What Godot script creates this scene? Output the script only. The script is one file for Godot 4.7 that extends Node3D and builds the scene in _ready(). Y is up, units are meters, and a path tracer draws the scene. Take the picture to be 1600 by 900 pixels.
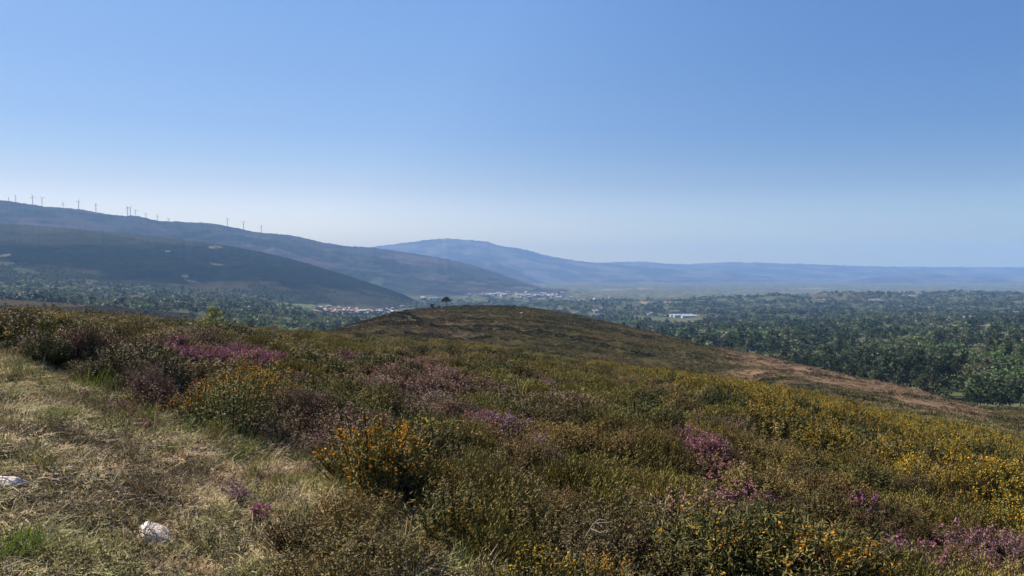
extends Node3D

# A heath slope above a hazy valley: near heath and mown verge, a domed hill, woods, villages, mountains.
# y is up, the eye stands at (0, EYE, 0) and looks along -z; "depth" is -z.

const EYE := 1.65
const F := 1232.0          # focal length in pixels of a 1600 pixel wide picture
const HZ := 425.0          # picture row of the true horizon
const LN := 1041
const LU := 1.3
const SUN_TO := Vector3(-0.604, 0.616, -0.507)

var rng := RandomNumberGenerator.new()
var n_a := FastNoiseLite.new()
var n_b := FastNoiseLite.new()
var n_c := FastNoiseLite.new()
var n_r := FastNoiseLite.new()
var taken := {}

# ------------------------------------------------------------------ small helpers
func lin(r: float, g: float, b: float) -> Color:
	return Color(r, g, b).linear_to_srgb()

func numbered(called: String) -> String:
	var k: int = taken.get(called, 0)
	taken[called] = k + 1
	return called if k == 0 else "%s_%03d" % [called, k]

func tag(o: Node, label: String, category: String, group := "", kind := "") -> void:
	if label: o.set_meta("label", label)
	if category: o.set_meta("category", category)
	if group: o.set_meta("group", group)
	if kind: o.set_meta("kind", kind)

func thing(called: String, at: Vector3, turn := 0.0) -> Node3D:
	var o := Node3D.new()
	o.name = numbered(called)
	add_child(o)
	o.position = at
	o.rotation.y = turn
	return o

func part(called: String, mesh: Mesh, mat: Material, parent: Node) -> MeshInstance3D:
	var o := MeshInstance3D.new()
	o.mesh = mesh
	o.material_override = mat
	o.name = numbered(called) if parent == self else called
	parent.add_child(o, true)
	return o

class MB:
	var v := PackedVector3Array()
	var c := PackedColorArray()
	func tri(a: Vector3, b: Vector3, d: Vector3, col: Color) -> void:
		v.append(a); v.append(b); v.append(d)
		c.append(col); c.append(col); c.append(col)
	func quad(a: Vector3, b: Vector3, d: Vector3, e: Vector3, col: Color) -> void:
		tri(a, b, d, col); tri(a, d, e, col)
	# a leaf or blade: narrow triangle from p along dir
	func facing(p: Vector3, dir: Vector3, n: Vector3, length: float, width: float, col: Color) -> void:
		leaf(p, dir, dir.cross(n).normalized(), length, width, col)
	func leaf(p: Vector3, dir: Vector3, side: Vector3, length: float, width: float, col: Color) -> void:
		var s := side * (width * 0.5)
		tri(p - s, p + dir * length, p + s, col)
	# a diamond shaped leaf
	func diamond(p: Vector3, dir: Vector3, side: Vector3, length: float, width: float, col: Color) -> void:
		var m := p + dir * (length * 0.45)
		quad(p, m - side * (width * 0.5), p + dir * length, m + side * (width * 0.5), col)
	# a tapered tube through points
	func tube(pts: Array, radii: Array, sides: int, col: Color) -> void:
		var rings := []
		for i in pts.size():
			var p: Vector3 = pts[i]
			var a: Vector3 = pts[maxi(i - 1, 0)]
			var b: Vector3 = pts[mini(i + 1, pts.size() - 1)]
			var d := (b - a).normalized()
			var x := d.cross(Vector3(0.31, 0.2, 0.93)).normalized()
			var y := d.cross(x)
			var ring := []
			for k in sides:
				var t := TAU * k / sides
				ring.append(p + (x * cos(t) + y * sin(t)) * float(radii[i]))
			rings.append(ring)
		for i in pts.size() - 1:
			for k in sides:
				var k2 := (k + 1) % sides
				quad(rings[i][k], rings[i][k2], rings[i + 1][k2], rings[i + 1][k], col)
		var top: Array = rings[pts.size() - 1]
		for k in range(1, sides - 1):
			tri(top[0], top[k], top[k + 1], col)
	func box(lo: Vector3, hi: Vector3, col: Color) -> void:
		var p := []
		for i in 8:
			p.append(Vector3(hi.x if i & 1 else lo.x, hi.y if i & 2 else lo.y, hi.z if i & 4 else lo.z))
		quad(p[0], p[2], p[3], p[1], col)
		quad(p[5], p[7], p[6], p[4], col)
		quad(p[4], p[6], p[2], p[0], col)
		quad(p[1], p[3], p[7], p[5], col)
		quad(p[2], p[6], p[7], p[3], col)
		quad(p[4], p[0], p[1], p[5], col)
	func mesh() -> ArrayMesh:
		var a := []
		a.resize(Mesh.ARRAY_MAX)
		a[Mesh.ARRAY_VERTEX] = v
		a[Mesh.ARRAY_COLOR] = c
		var m := ArrayMesh.new()
		m.add_surface_from_arrays(Mesh.PRIMITIVE_TRIANGLES, a)
		return m

class Scatter:
	var buf := PackedFloat32Array()
	var n := 0
	func add(p: Vector3, yaw: float, sx: float, sy: float, lean_x: float, lean_z: float, col: Color) -> void:
		var cs := cos(yaw) * sx
		var sn := sin(yaw) * sx
		buf.append_array(PackedFloat32Array([cs, lean_x * sy, sn, p.x, 0.0, sy, 0.0, p.y, -sn, lean_z * sy, cs, p.z, col.r, col.g, col.b, 1.0]))
		n += 1

func multi(called: String, s: Scatter, mesh: Mesh, mat: Material, parent: Node) -> void:
	if s.n == 0:
		return
	var m := MultiMesh.new()
	m.transform_format = MultiMesh.TRANSFORM_3D
	m.use_colors = true
	m.mesh = mesh
	m.instance_count = s.n
	m.buffer = s.buf
	var o := MultiMeshInstance3D.new()
	o.multimesh = m
	o.material_override = mat
	o.name = called
	o.set_meta("kind", "stuff")
	parent.add_child(o, true)

func noise(sd: int, wave: float, octaves := 3) -> FastNoiseLite:
	var n := FastNoiseLite.new()
	n.noise_type = FastNoiseLite.TYPE_SIMPLEX_SMOOTH
	n.seed = sd
	n.frequency = 1.0 / wave
	n.fractal_octaves = octaves
	return n

func leaf_mat(tint: Color, back := 0.55, rough := 0.7) -> StandardMaterial3D:
	var m := StandardMaterial3D.new()
	m.albedo_color = tint
	m.vertex_color_use_as_albedo = true
	m.roughness = rough
	m.metallic_specular = 0.2
	m.cull_mode = BaseMaterial3D.CULL_DISABLED
	if back > 0.0:
		m.backlight_enabled = true
		m.backlight = Color(back, back, back * 0.8)
	return m

# ------------------------------------------------------------------ terrain
func lut(px: Array, val: Array, blur: int) -> PackedFloat32Array:
	var a := PackedFloat32Array()
	a.resize(LN)
	for i in LN:
		var x := (float(i) / (LN - 1) * 2.0 - 1.0) * LU * F + 800.0
		var k := 0
		while k < px.size() - 2 and x > px[k + 1]:
			k += 1
		var t := clampf((x - px[k]) / (px[k + 1] - px[k]), 0.0, 1.0)
		a[i] = lerpf(val[k], val[k + 1], t)
	for pass_ in 2:
		var b := a.duplicate()
		for i in LN:
			var s := 0.0
			for j in range(-blur, blur + 1):
				s += b[clampi(i + j, 0, LN - 1)]
			a[i] = s / (2 * blur + 1)
	return a

func at(a: PackedFloat32Array, f: float) -> float:
	var i := int(f)
	return lerpf(a[i], a[i + 1], f - i)

func ui(u: float) -> float:
	return clampf((u / LU + 1.0) * 0.5 * (LN - 1), 0.0, LN - 1.001)

var g_s: PackedFloat32Array
var g_dc: PackedFloat32Array
var g_dh: PackedFloat32Array
var g_yh: PackedFloat32Array
var nz_bump := noise(11, 3.2, 2)
var nz_small := noise(12, 0.7, 2)
var nz_hill := noise(13, 30.0, 3)
var edge := PackedVector2Array()
var verge := PackedVector2Array()

func setup_ground() -> void:
	var px := [-800, -400, 0, 200, 400, 560, 700, 800, 950, 1100, 1200, 1300, 1400, 1500, 1600, 2000, 2400]
	var dc := [20, 20, 25, 38, 52, 62, 64, 60, 52, 44, 44, 52, 60, 56, 48, 45, 45]
	var yc := [474, 476, 491, 499, 516, 527, 534, 547, 578, 597, 609, 630, 648, 664, 690, 780, 850]
	var s := []
	for i in px.size():
		s.append((yc[i] - HZ) / F - 2.7 / dc[i])
	g_s = lut(px, s, 12)
	g_dc = lut(px, dc, 12)
	var hx := [-800, 0, 200, 400, 450, 480, 520, 600, 650, 700, 770, 850, 950, 1000, 1100, 1200, 1300, 1400, 1500, 1540, 1600, 1700, 2000, 2400]
	var hd := [220, 250, 280, 300, 310, 330, 345, 380, 400, 420, 430, 430, 410, 400, 370, 330, 290, 250, 215, 205, 215, 230, 230, 230]
	var hy := [500, 508, 518, 534, 533, 527, 517, 494, 485, 481, 478, 484, 505, 517, 540, 558, 582, 604, 630, 642, 640, 650, 690, 740]
	g_dh = lut(hx, hd, 10)
	g_yh = lut(hx, hy, 6)

func drop0(u: float, d: float) -> float:
	var f := ui(u)
	var s := at(g_s, f)
	var dc := at(g_dc, f)
	var c := 1.35 / (dc * dc)
	var da := 1.3 * dc
	if d <= da:
		return EYE + s * d + c * d * d
	var dh := at(g_dh, f)
	var m1 := (at(g_yh, f) - HZ) / F
	var h1 := m1 * dh
	if d > dh:
		var e := d - dh
		return h1 + m1 * e + 0.0009 * e * e
	var h0 := EYE + s * da + c * da * da
	var m0 := s + 2.0 * c * da
	var l := dh - da
	var t := (d - da) / l
	var t2 := t * t
	var t3 := t2 * t
	var dip := 11.0 * exp(-pow((t - 0.28) / 0.2, 2.0)) * t * 3.0 * (1.0 - smoothstep(0.22, 0.40, u)) * smoothstep(-0.36, -0.2, u)
	return dip + h0 * (2.0 * t3 - 3.0 * t2 + 1.0) + m0 * l * (t3 - 2.0 * t2 + t) + h1 * (3.0 * t2 - 2.0 * t3) + m1 * l * (t3 - t2)

func gh(x: float, z: float) -> float:
	var d := -z
	var dd := maxf(d, 0.0)
	var u := x / maxf(d, 6.0)
	var y := EYE - drop0(u, dd)
	var near := 1.0 - smoothstep(70.0, 120.0, d)
	if near > 0.0:
		y += near * (nz_bump.get_noise_2d(x, z) * 0.15 + nz_small.get_noise_2d(x, z) * 0.035)
	if d > 60.0:
		var far := smoothstep(60.0, 160.0, d)
		y += far * nz_hill.get_noise_2d(x, z) * 0.9
	return y

func hit(px: float, py: float, above := 0.0, from := 2.5) -> Vector3:
	var u := (px - 800.0) / F
	var m := (py - HZ) / F
	var d := from
	while d < 900.0:
		if EYE - m * d <= gh(u * d, -d) + above:
			break
		d *= 1.004
	return Vector3(u * d, gh(u * d, -d), -d)

# the valley: heights below the eye on a table of picture columns and depths
var v_grid: Array[PackedFloat32Array] = []
const VR := 160
const V0 := 220.0
const V1 := 17200.0
var nz_val := noise(21, 260.0, 4)

func setup_valley() -> void:
	var px := [-800, 0, 200, 400, 600, 800, 1000, 1200, 1400, 1600, 2400]
	var rows := [
		[220, 28, 28, 45, 62, 62, 62, 60, 56, 46, 43, 43],
		[320, 32, 32, 46, 62, 66, 66, 62, 57, 48, 46, 46],
		[450, 35, 35, 46, 62, 68, 70, 66, 60, 54, 51, 51],
		[700, 36, 35, 43, 62, 77, 82, 75, 70, 68, 64, 60],
		[1000, 30, 34, 47, 67, 88, 97, 84, 82, 80, 76, 72],
		[1200, 40, 44, 56, 73, 98, 106, 96, 92, 89, 85, 80],
		[1450, 48, 52, 61, 79, 106, 116, 108, 100, 97, 93, 88],
		[1900, 30, 40, 56, 86, 126, 130, 125, 113, 109, 104, 100],
		[2500, 0, 10, 36, 86, 139, 140, 139, 129, 122, 115, 110],
		[3000, -40, -26, 10, 80, 141, 142, 135, 119, 110, 104, 100],
		[3500, -80, -70, -25, 60, 142, 142, 130, 109, 97, 96, 96],
		[4200, -120, -110, -60, 40, 142, 141, 142, 140, 138, 136, 132],
		[5200, -150, -140, -100, 0, 130, 138, 144, 147, 147, 145, 142],
		[8000, 100, 100, 100, 120, 140, 140, 146, 150, 150, 148, 145],
		[14500, 120, 120, 120, 130, 130, 140, 145, 148, 148, 146, 145]]
	var luts: Array[PackedFloat32Array] = []
	for r in rows:
		luts.append(lut(px, r.slice(1), 22))
	for k in VR:
		var d := V0 * pow(V1 / V0, float(k) / (VR - 1))
		var j := 0
		while j < rows.size() - 2 and d > rows[j + 1][0]:
			j += 1
		var t := clampf((log(d) - log(float(rows[j][0]))) / (log(float(rows[j + 1][0])) - log(float(rows[j][0]))), 0.0, 1.0)
		var a := PackedFloat32Array()
		a.resize(LN)
		for i in LN:
			a[i] = lerpf(luts[j][i], luts[j + 1][i], t)
		v_grid.append(a)
	for pass_ in 3:
		var old: Array[PackedFloat32Array] = []
		for a in v_grid:
			old.append(a.duplicate())
		for k in range(1, VR - 1):
			for i in LN:
				v_grid[k][i] = 0.25 * old[k - 1][i] + 0.5 * old[k][i] + 0.25 * old[k + 1][i]

func vh(x: float, z: float) -> float:
	var d := maxf(-z, V0)
	var f := ui(x / d)
	var k := clampf(log(d / V0) / log(V1 / V0) * (VR - 1), 0.0, VR - 1.001)
	var i := int(k)
	var drop := lerpf(at(v_grid[i], f), at(v_grid[i + 1], f), k - i)
	return EYE - drop + nz_val.get_noise_2d(x, z) * minf(d * 0.006, 11.0) + nz_m1.get_noise_2d(x * 1.4 - 700.0, z * 1.4) * 17.0 * smoothstep(900.0, 2200.0, d)

func vhit(px: float, py: float, from := 520.0) -> Vector3:
	var u := (px - 800.0) / F
	var m := (py - HZ) / F
	var d := from
	while d < 16500.0:
		if EYE - m * d <= vh(u * d, -d):
			break
		d *= 1.003
	return Vector3(u * d, vh(u * d, -d), -d)

# an indexed sheet with smooth normals; rows x cols of points
func sheet(called: String, rows: int, cols: int, pts: PackedVector3Array, colors: PackedColorArray, mat: Material) -> MeshInstance3D:
	var idx := PackedInt32Array()
	idx.resize((rows - 1) * (cols - 1) * 6)
	var w := 0
	for r in rows - 1:
		for c in cols - 1:
			var a := r * cols + c
			idx[w] = a; idx[w + 1] = a + cols; idx[w + 2] = a + 1
			idx[w + 3] = a + 1; idx[w + 4] = a + cols; idx[w + 5] = a + cols + 1
			w += 6
	var arr := []
	arr.resize(Mesh.ARRAY_MAX)
	arr[Mesh.ARRAY_VERTEX] = pts
	arr[Mesh.ARRAY_COLOR] = colors
	arr[Mesh.ARRAY_INDEX] = idx
	var m := ArrayMesh.new()
	m.add_surface_from_arrays(Mesh.PRIMITIVE_TRIANGLES, arr)
	var st := SurfaceTool.new()
	st.create_from(m, 0)
	st.generate_normals()
	var o := part(called, st.commit(), mat, self)
	o.set_meta("kind", "structure")
	return o

func soil_mat(tex_scale: float, relief: float) -> StandardMaterial3D:
	var m := StandardMaterial3D.new()
	m.vertex_color_use_as_albedo = true
	m.roughness = 0.95
	m.specular_mode = BaseMaterial3D.SPECULAR_DISABLED
	var g := Gradient.new()
	g.set_color(0, Color(0.62, 0.62, 0.62)); g.set_color(1, Color(1, 1, 1))
	var t := NoiseTexture2D.new()
	t.width = 512; t.height = 512; t.seamless = true
	t.noise = noise(77, 24.0, 5)
	t.color_ramp = g
	m.albedo_texture = t
	m.uv1_triplanar = true
	m.uv1_world_triplanar = true
	m.uv1_scale = Vector3.ONE * tex_scale
	if relief > 0.0:
		var h := NoiseTexture2D.new()
		h.width = 512; h.height = 512; h.seamless = true
		h.noise = noise(78, 16.0, 5)
		m.heightmap_enabled = true
		m.heightmap_texture = h
		m.heightmap_scale = relief
	return m

# coloured spots on the heath and in the valley: ellipses on the ground
var spots := []      # each [x, z, rx, rz, kind]
var fields := []     # each [x, z, rx, rz, colour, edge]

func spot(px: float, py: float, rx: float, ry: float, kind: String) -> void:
	var c := hit(px, py, 0.35)
	var n := hit(px, py + ry, 0.35)
	var f := hit(px, py - ry, 0.35)
	spots.append([c.x, c.z, maxf(rx * -c.z / F, 0.12), maxf(absf(n.z - f.z) * 0.5, 0.15), kind])

func field(px: float, py: float, rx: float, ry: float, col: Color, from := 520.0) -> void:
	var c := vhit(px, py, from)
	var n := vhit(px, py + ry, from)
	var f := vhit(px, py - ry, from)
	fields.append([c.x, c.z, rx * -c.z / F, clampf(absf(n.z - f.z) * 0.5, 10.0, 400.0), col])

func in_field(x: float, z: float, wob: float) -> int:
	for i in fields.size():
		var f = fields[i]
		var dx: float = (x - f[0]) / f[2]
		if absf(dx) > 1.4: continue
		var dz: float = (z - f[1]) / f[3]
		if dx * dx + dz * dz < 1.0 + wob:
			return i
	return -1

func in_verge(x: float, z: float) -> bool:
	return Geometry2D.is_point_in_polygon(Vector2(x, z), verge)

func edge_dist(x: float, z: float) -> float:
	var best := 1e9
	var p := Vector2(x, z)
	for i in edge.size() - 1:
		best = minf(best, p.distance_squared_to(Geometry2D.get_closest_point_to_segment(p, edge[i], edge[i + 1])))
	return sqrt(best)

# a mountain sheet from foot to crest line
class Ridge:
	var fd: PackedFloat32Array; var fy: PackedFloat32Array
	var cd: PackedFloat32Array; var cy: PackedFloat32Array
	var rough := 1.0
	var belly := 0.0

var nz_m1 := noise(31, 900.0, 5)
var nz_m2 := noise(32, 260.0, 4)

func ridge(foot_px: Array, foot_d: Array, foot_y: Array, px: Array, crest_d: Array, crest_y: Array, rough: float, blur := 2, belly := 0.0, away := 1.18) -> Ridge:
	var r := Ridge.new()
	r.fd = lut(foot_px, foot_d, 12); r.fy = lut(foot_px, foot_y, 12)
	r.cd = lut(px, crest_d, 12); r.cy = lut(px, crest_y, blur)
	for i in LN:
		r.fd[i] *= away; r.cd[i] *= away
		r.cy[i] += 1.1 * nz_small.get_noise_1d(i * 0.35 + crest_d[0]) + 0.6 * nz_small.get_noise_1d(i * 1.1)
	r.rough = rough
	r.belly = belly
	return r

func rh(r: Ridge, x: float, z: float) -> float:
	var d := -z
	var f := ui(x / d)
	var fd := at(r.fd, f); var cd := at(r.cd, f)
	var mf := (at(r.fy, f) - HZ) / F
	var mc := (at(r.cy, f) - HZ) / F
	var a := mf * fd
	var b := mc * cd
	var drop: float
	var amp := 0.06
	if d > cd:
		var e := d - cd
		drop = b + mc * e + 0.00012 * e * e
	elif d < fd:
		drop = a + (fd - d) * 0.06
	else:
		var t := (d - fd) / (cd - fd)
		var s := lerpf(t, t * t * (3.0 - 2.0 * t), 0.35) + r.belly * t * (1.0 - t)
		drop = lerpf(a, b, s)
		amp = 0.06 + 3.2 * t * (1.0 - t) * clampf((cd - d) / (cd * 0.12), 0.0, 1.0)
	var n := nz_m1.get_noise_2d(x, z) * 0.7 + (0.5 - absf(nz_m2.get_noise_2d(x * 1.3 + z * 0.4, z * 0.6))) * 0.45
	return EYE - drop + amp * r.rough * n

func ridge_sheet(called: String, r: Ridge, u0: float, u1: float, cols: int, rows: int, back: float, paint: Callable, mat: Material) -> void:
	var pts := PackedVector3Array()
	var cs := PackedColorArray()
	for j in rows:
		var t := float(j) / (rows - 1)
		for i in cols:
			var u := lerpf(u0, u1, float(i) / (cols - 1))
			var f := ui(u)
			var d0 := at(r.fd, f) * 0.93
			var d1 := at(r.cd, f) * back
			var d := d0 * pow(d1 / d0, t)
			var x := u * d
			pts.append(Vector3(x, rh(r, x, -d), -d))
			cs.append(paint.call(x, -d, t, u))
	sheet(called, rows, cols, pts, cs, mat)

# ------------------------------------------------------------------ plants
func rv() -> Vector3:
	var a := rng.randf() * TAU
	var y := rng.randf_range(-1.0, 1.0)
	var r := sqrt(1.0 - y * y)
	return Vector3(cos(a) * r, y, sin(a) * r)

func vary(c: Color, k: float) -> Color:
	var b := 1.0 + rng.randf_range(-k, k)
	return Color(c.r * b * (1.0 + rng.randf_range(-k, k) * 0.3), c.g * b, c.b * b * (1.0 + rng.randf_range(-k, k) * 0.3))

# wiry upright twigs set with short leaves; returns [leaves, stems, flowers]
func heather_clump(w: float, h: float, stems: int, leaves: int, leaf_l: float, leaf_w: float, flower: float, spread: float, spiky: float) -> Array:
	var lf := MB.new()
	var sm := MB.new()
	var fl := MB.new()
	for i in stems:
		var a := rng.randf() * TAU
		var up := 1.0 - pow(rng.randf(), 1.3) * 0.85
		var rr := sqrt(1.0 - up * up)
		var out := Vector3(cos(a), 0, sin(a))
		var base := out * rr * w * 0.16 + Vector3(0, -0.04, 0)
		var reach := rng.randf_range(0.62, 1.08)
		var tip := out * rr * w * 0.55 * spread * reach
		tip.y = h * lerpf(0.25, 1.0, up) * reach
		var mid := base.lerp(tip, 0.55) + Vector3(0, -h * 0.05, 0) + rv() * 0.012
		var side := (tip - base).cross(rv()).normalized()
		var scol := vary(Color(0.9, 0.62, 0.42), 0.3)
		sm.quad(base - side * 0.004, base + side * 0.004, mid + side * 0.003, mid - side * 0.003, scol)
		sm.tri(mid - side * 0.003, mid + side * 0.003, tip, scol)
		var lift := ((tip - mid).normalized() + Vector3(0, 0.5, 0)).normalized()
		var tone0 := rng.randf_range(0.55, 1.5)
		for k in leaves:
			var t := 1.0 - 0.62 * pow(float(k) / leaves, 1.2)
			var p := base.lerp(mid, t / 0.55) if t < 0.55 else mid.lerp(tip, (t - 0.55) / 0.45)
			var dir := (lift * (1.0 - spiky) + rv() * (0.45 + spiky * 0.6)).normalized()
			var tone := tone0 * rng.randf_range(0.75, 1.25)
			lf.facing(p + rv() * 0.012, dir, tip.normalized() + Vector3(0, 0.35, 0) + rv() * 0.8, leaf_l * rng.randf_range(0.6, 1.3), leaf_w, Color(tone * rng.randf_range(0.93, 1.08), tone, tone * rng.randf_range(0.85, 1.1)))
		if flower > 0.0 and rng.randf() < 0.9:
			var n := int(4.0 + 6.0 * flower)
			for k in n:
				var p := tip - (tip - mid).normalized() * (h * 0.22 * flower * float(k) / n) + rv() * 0.009
				var d := (rv() + lift * 0.3).normalized()
				fl.diamond(p, d, d.cross(rv()).normalized(), 0.015 + 0.009 * rng.randf(), 0.014, vary(Color(1, 1, 1), 0.3))
	return [lf.mesh(), sm.mesh(), fl.mesh() if fl.v.size() else null]

# gorse: spreading stems bristling with spines, small pea flowers in groups near the tips
func gorse_clump(w: float, h: float, stems: int, spines: int, flowers: int, fine: float) -> Array:
	var lf := MB.new()
	var sm := MB.new()
	var fl := MB.new()
	for i in stems:
		var a := rng.randf() * TAU
		var rr := sqrt(rng.randf())
		var out := Vector3(cos(a), 0, sin(a))
		var base := out * rr * w * 0.2 + Vector3(0, -0.05, 0)
		var tip := out * rr * w * 0.56
		tip.y = h * (1.0 - 0.55 * rr * rr) * rng.randf_range(0.72, 1.1)
		var dir0 := (tip - base).normalized()
		var side := dir0.cross(rv()).normalized()
		sm.quad(base - side * 0.006, base + side * 0.006, tip + side * 0.002, tip - side * 0.002, vary(Color(0.8, 0.6, 0.4), 0.3))
		for k in spines:
			var t := 0.3 + 0.72 * pow(float(k) / spines, 0.75)
			var p := base.lerp(tip, t) + rv() * 0.02
			var d := (rv() * 0.9 + dir0 * 0.55).normalized()
			var tone := rng.randf_range(0.7, 1.3)
			lf.facing(p, d, tip.normalized() + Vector3(0, 0.35, 0) + rv() * 0.9, rng.randf_range(0.03, 0.06) * fine, 0.011 * fine, Color(tone * rng.randf_range(0.92, 1.1), tone, tone * rng.randf_range(0.85, 1.15)))
		if rng.randf() < 0.5:
			for k in flowers:
				var p := base.lerp(tip, rng.randf_range(0.78, 1.02)) + rv() * 0.022
				var d := (rv() + Vector3(0, 0.4, 0)).normalized()
				var sd := d.cross(rv()).normalized()
				var col := vary(Color(1, 1, 1), 0.2)
				fl.diamond(p, d, sd, 0.017, 0.014, col)
				fl.diamond(p, d, d.cross(sd), 0.015, 0.011, col)
	return [lf.mesh(), sm.mesh(), fl.mesh() if fl.v.size() else null]

func blades(n: int, w: float, lo: float, hi: float, width: float, flat: float, bend: float) -> ArrayMesh:
	var b := MB.new()
	for i in n:
		var a := rng.randf() * TAU
		var rr := sqrt(rng.randf()) * w * 0.5
		var p := Vector3(cos(a) * rr, rng.randf_range(-0.01, 0.02), sin(a) * rr)
		var yaw := rng.randf() * TAU
		var out := Vector3(cos(yaw), 0, sin(yaw))
		var up := rng.randf_range(1.0 - flat, 1.0) * (1.0 if rng.randf() > flat * 0.6 else 0.25)
		var dir := (out * (1.2 - up) + Vector3.UP * up * (1.0 - flat * 0.75)).normalized()
		var l := rng.randf_range(lo, hi)
		var side := dir.cross(Vector3.UP + rv() * 0.4).normalized() * width * 0.5
		var mid := p + dir * l * 0.55
		var end := mid + (dir + out * bend * rng.randf() - Vector3.UP * bend * 0.6 * rng.randf()).normalized() * l * 0.45
		var tone := rng.randf_range(0.6, 1.3)
		var c := Color(tone, tone * rng.randf_range(0.9, 1.08), tone * rng.randf_range(0.75, 1.1))
		b.quad(p - side, p + side, mid + side * 0.8, mid - side * 0.8, c)
		b.tri(mid - side * 0.8, mid + side * 0.8, end, c)
	return b.mesh()

# a crown of many leaf-sized faces gathered in tufts
func crown_mesh(blobs: Array, per: int, size: float, flat: float) -> ArrayMesh:
	var b := MB.new()
	for q in blobs:
		var c: Vector3 = q[0]
		var r: Vector3 = q[1]
		var tone0 := rng.randf_range(0.88, 1.12)
		for k in per:
			var d := rv()
			if d.y < -0.3 and rng.randf() < 0.6: d.y = -d.y
			var p := c + d * r * pow(rng.randf(), 0.25) + rv() * size * 0.25
			var dir := (rv() + d * 0.6 + Vector3(0, flat, 0)).normalized()
			var sd := dir.cross(d + Vector3(0, 0.3, 0) + rv() * 0.45).normalized()
			var t := tone0 * rng.randf_range(0.86, 1.14)
			var s := size * rng.randf_range(0.6, 1.3)
			b.diamond(p, dir, sd, s, s * 0.75, Color(t * rng.randf_range(0.92, 1.08), t, t * rng.randf_range(0.85, 1.1)))
	return b.mesh()

func broadleaf_blobs(w: float, h: float, n: int) -> Array:
	var out := []
	for i in n:
		var a := rng.randf() * TAU
		var rr := sqrt(rng.randf()) * w * 0.33
		var y := h * rng.randf_range(0.34, 0.82) - rr * 0.25
		var s := w * rng.randf_range(0.2, 0.3)
		out.append([Vector3(cos(a) * rr, y, sin(a) * rr), Vector3(s, s * 0.8, s)])
	return out

func pine_blobs(w: float, h: float, n: int) -> Array:
	var out := []
	for i in n:
		var t := float(i) / (n - 1)
		var a := rng.randf() * TAU
		var rr := w * 0.36 * (1.0 - t * 0.75) * rng.randf_range(0.5, 1.0)
		var s := w * rng.randf_range(0.16, 0.24) * (1.0 - t * 0.35)
		out.append([Vector3(cos(a) * rr, h * lerpf(0.35, 0.95, t), sin(a) * rr), Vector3(s, s * 0.7, s)])
	return out

func trunk_mesh(h: float, r: float, lean: float, limbs: int, spread: float) -> ArrayMesh:
	var b := MB.new()
	var pts := [Vector3(0, -0.4, 0), Vector3(lean * 0.3, h * 0.35, 0.05), Vector3(lean * 0.7, h * 0.7, -0.05), Vector3(lean, h, 0)]
	b.tube(pts, [r, r * 0.75, r * 0.5, r * 0.2], 6, Color(1, 1, 1))
	for i in limbs:
		var a := TAU * i / limbs + rng.randf()
		var p: Vector3 = pts[1].lerp(pts[3], rng.randf_range(0.2, 0.8))
		var e := p + Vector3(cos(a) * spread, h * rng.randf_range(0.08, 0.25), sin(a) * spread)
		b.tube([p, p.lerp(e, 0.5) + Vector3(0, h * 0.03, 0), e], [r * 0.35, r * 0.25, r * 0.08], 5, vary(Color(1, 1, 1), 0.1))
	return b.mesh()

# ------------------------------------------------------------------ the scene
var spur: Ridge
var back_ridge: Ridge
var M := {}

func sky_image() -> Image:
	var w := 720
	var h := 360
	var im := Image.create(w, h, false, Image.FORMAT_RGBF)
	var el := [-90.0, 0.0, 1.5, 3.0, 4.5, 6.0, 8.0, 10.0, 14.0, 19.0, 40.0, 90.0]
	var cols := [Vector3(0.300, 0.310, 0.320), Vector3(0.814, 0.595, 0.185), Vector3(0.800, 0.608, 0.248), Vector3(0.665, 0.619, 0.470), Vector3(0.514, 0.541, 0.533), Vector3(0.352, 0.418, 0.495), Vector3(0.241, 0.344, 0.483), Vector3(0.184, 0.295, 0.480), Vector3(0.139, 0.248, 0.455), Vector3(0.111, 0.216, 0.432), Vector3(0.066, 0.141, 0.337), Vector3(0.037, 0.092, 0.267)]
	var sun := SUN_TO.normalized()
	for j in h:
		var e := 90.0 - (j + 0.5) / h * 180.0
		var k := 0
		while k < el.size() - 2 and e > el[k + 1]:
			k += 1
		var t := clampf((e - el[k]) / (el[k + 1] - el[k]), 0.0, 1.0)
		var base: Vector3 = cols[k].lerp(cols[k + 1], t)
		for i in w:
			var a := TAU * (i + 0.5) / w - PI * 0.5
			var d := Vector3(cos(a) * cos(deg_to_rad(e)), sin(deg_to_rad(e)), sin(a) * cos(deg_to_rad(e)))
			var c := d.dot(sun)
			var q := c - 0.68
			if q < 0.0:
				q = -0.62 * (1.0 - exp(q * 2.2 / 0.62))
			else: q *= 0.65
			var gl := 0.35 * exp(-acos(clampf(c, -1, 1)) / 0.16)
			im.set_pixel(i, j, Color(base.x * (1.0 + 1.1 * q) + gl, base.y * (1.0 + 0.85 * q) + gl * 0.97, base.z * (1.0 + 0.6 * q) + gl * 0.9))
	return im

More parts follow.
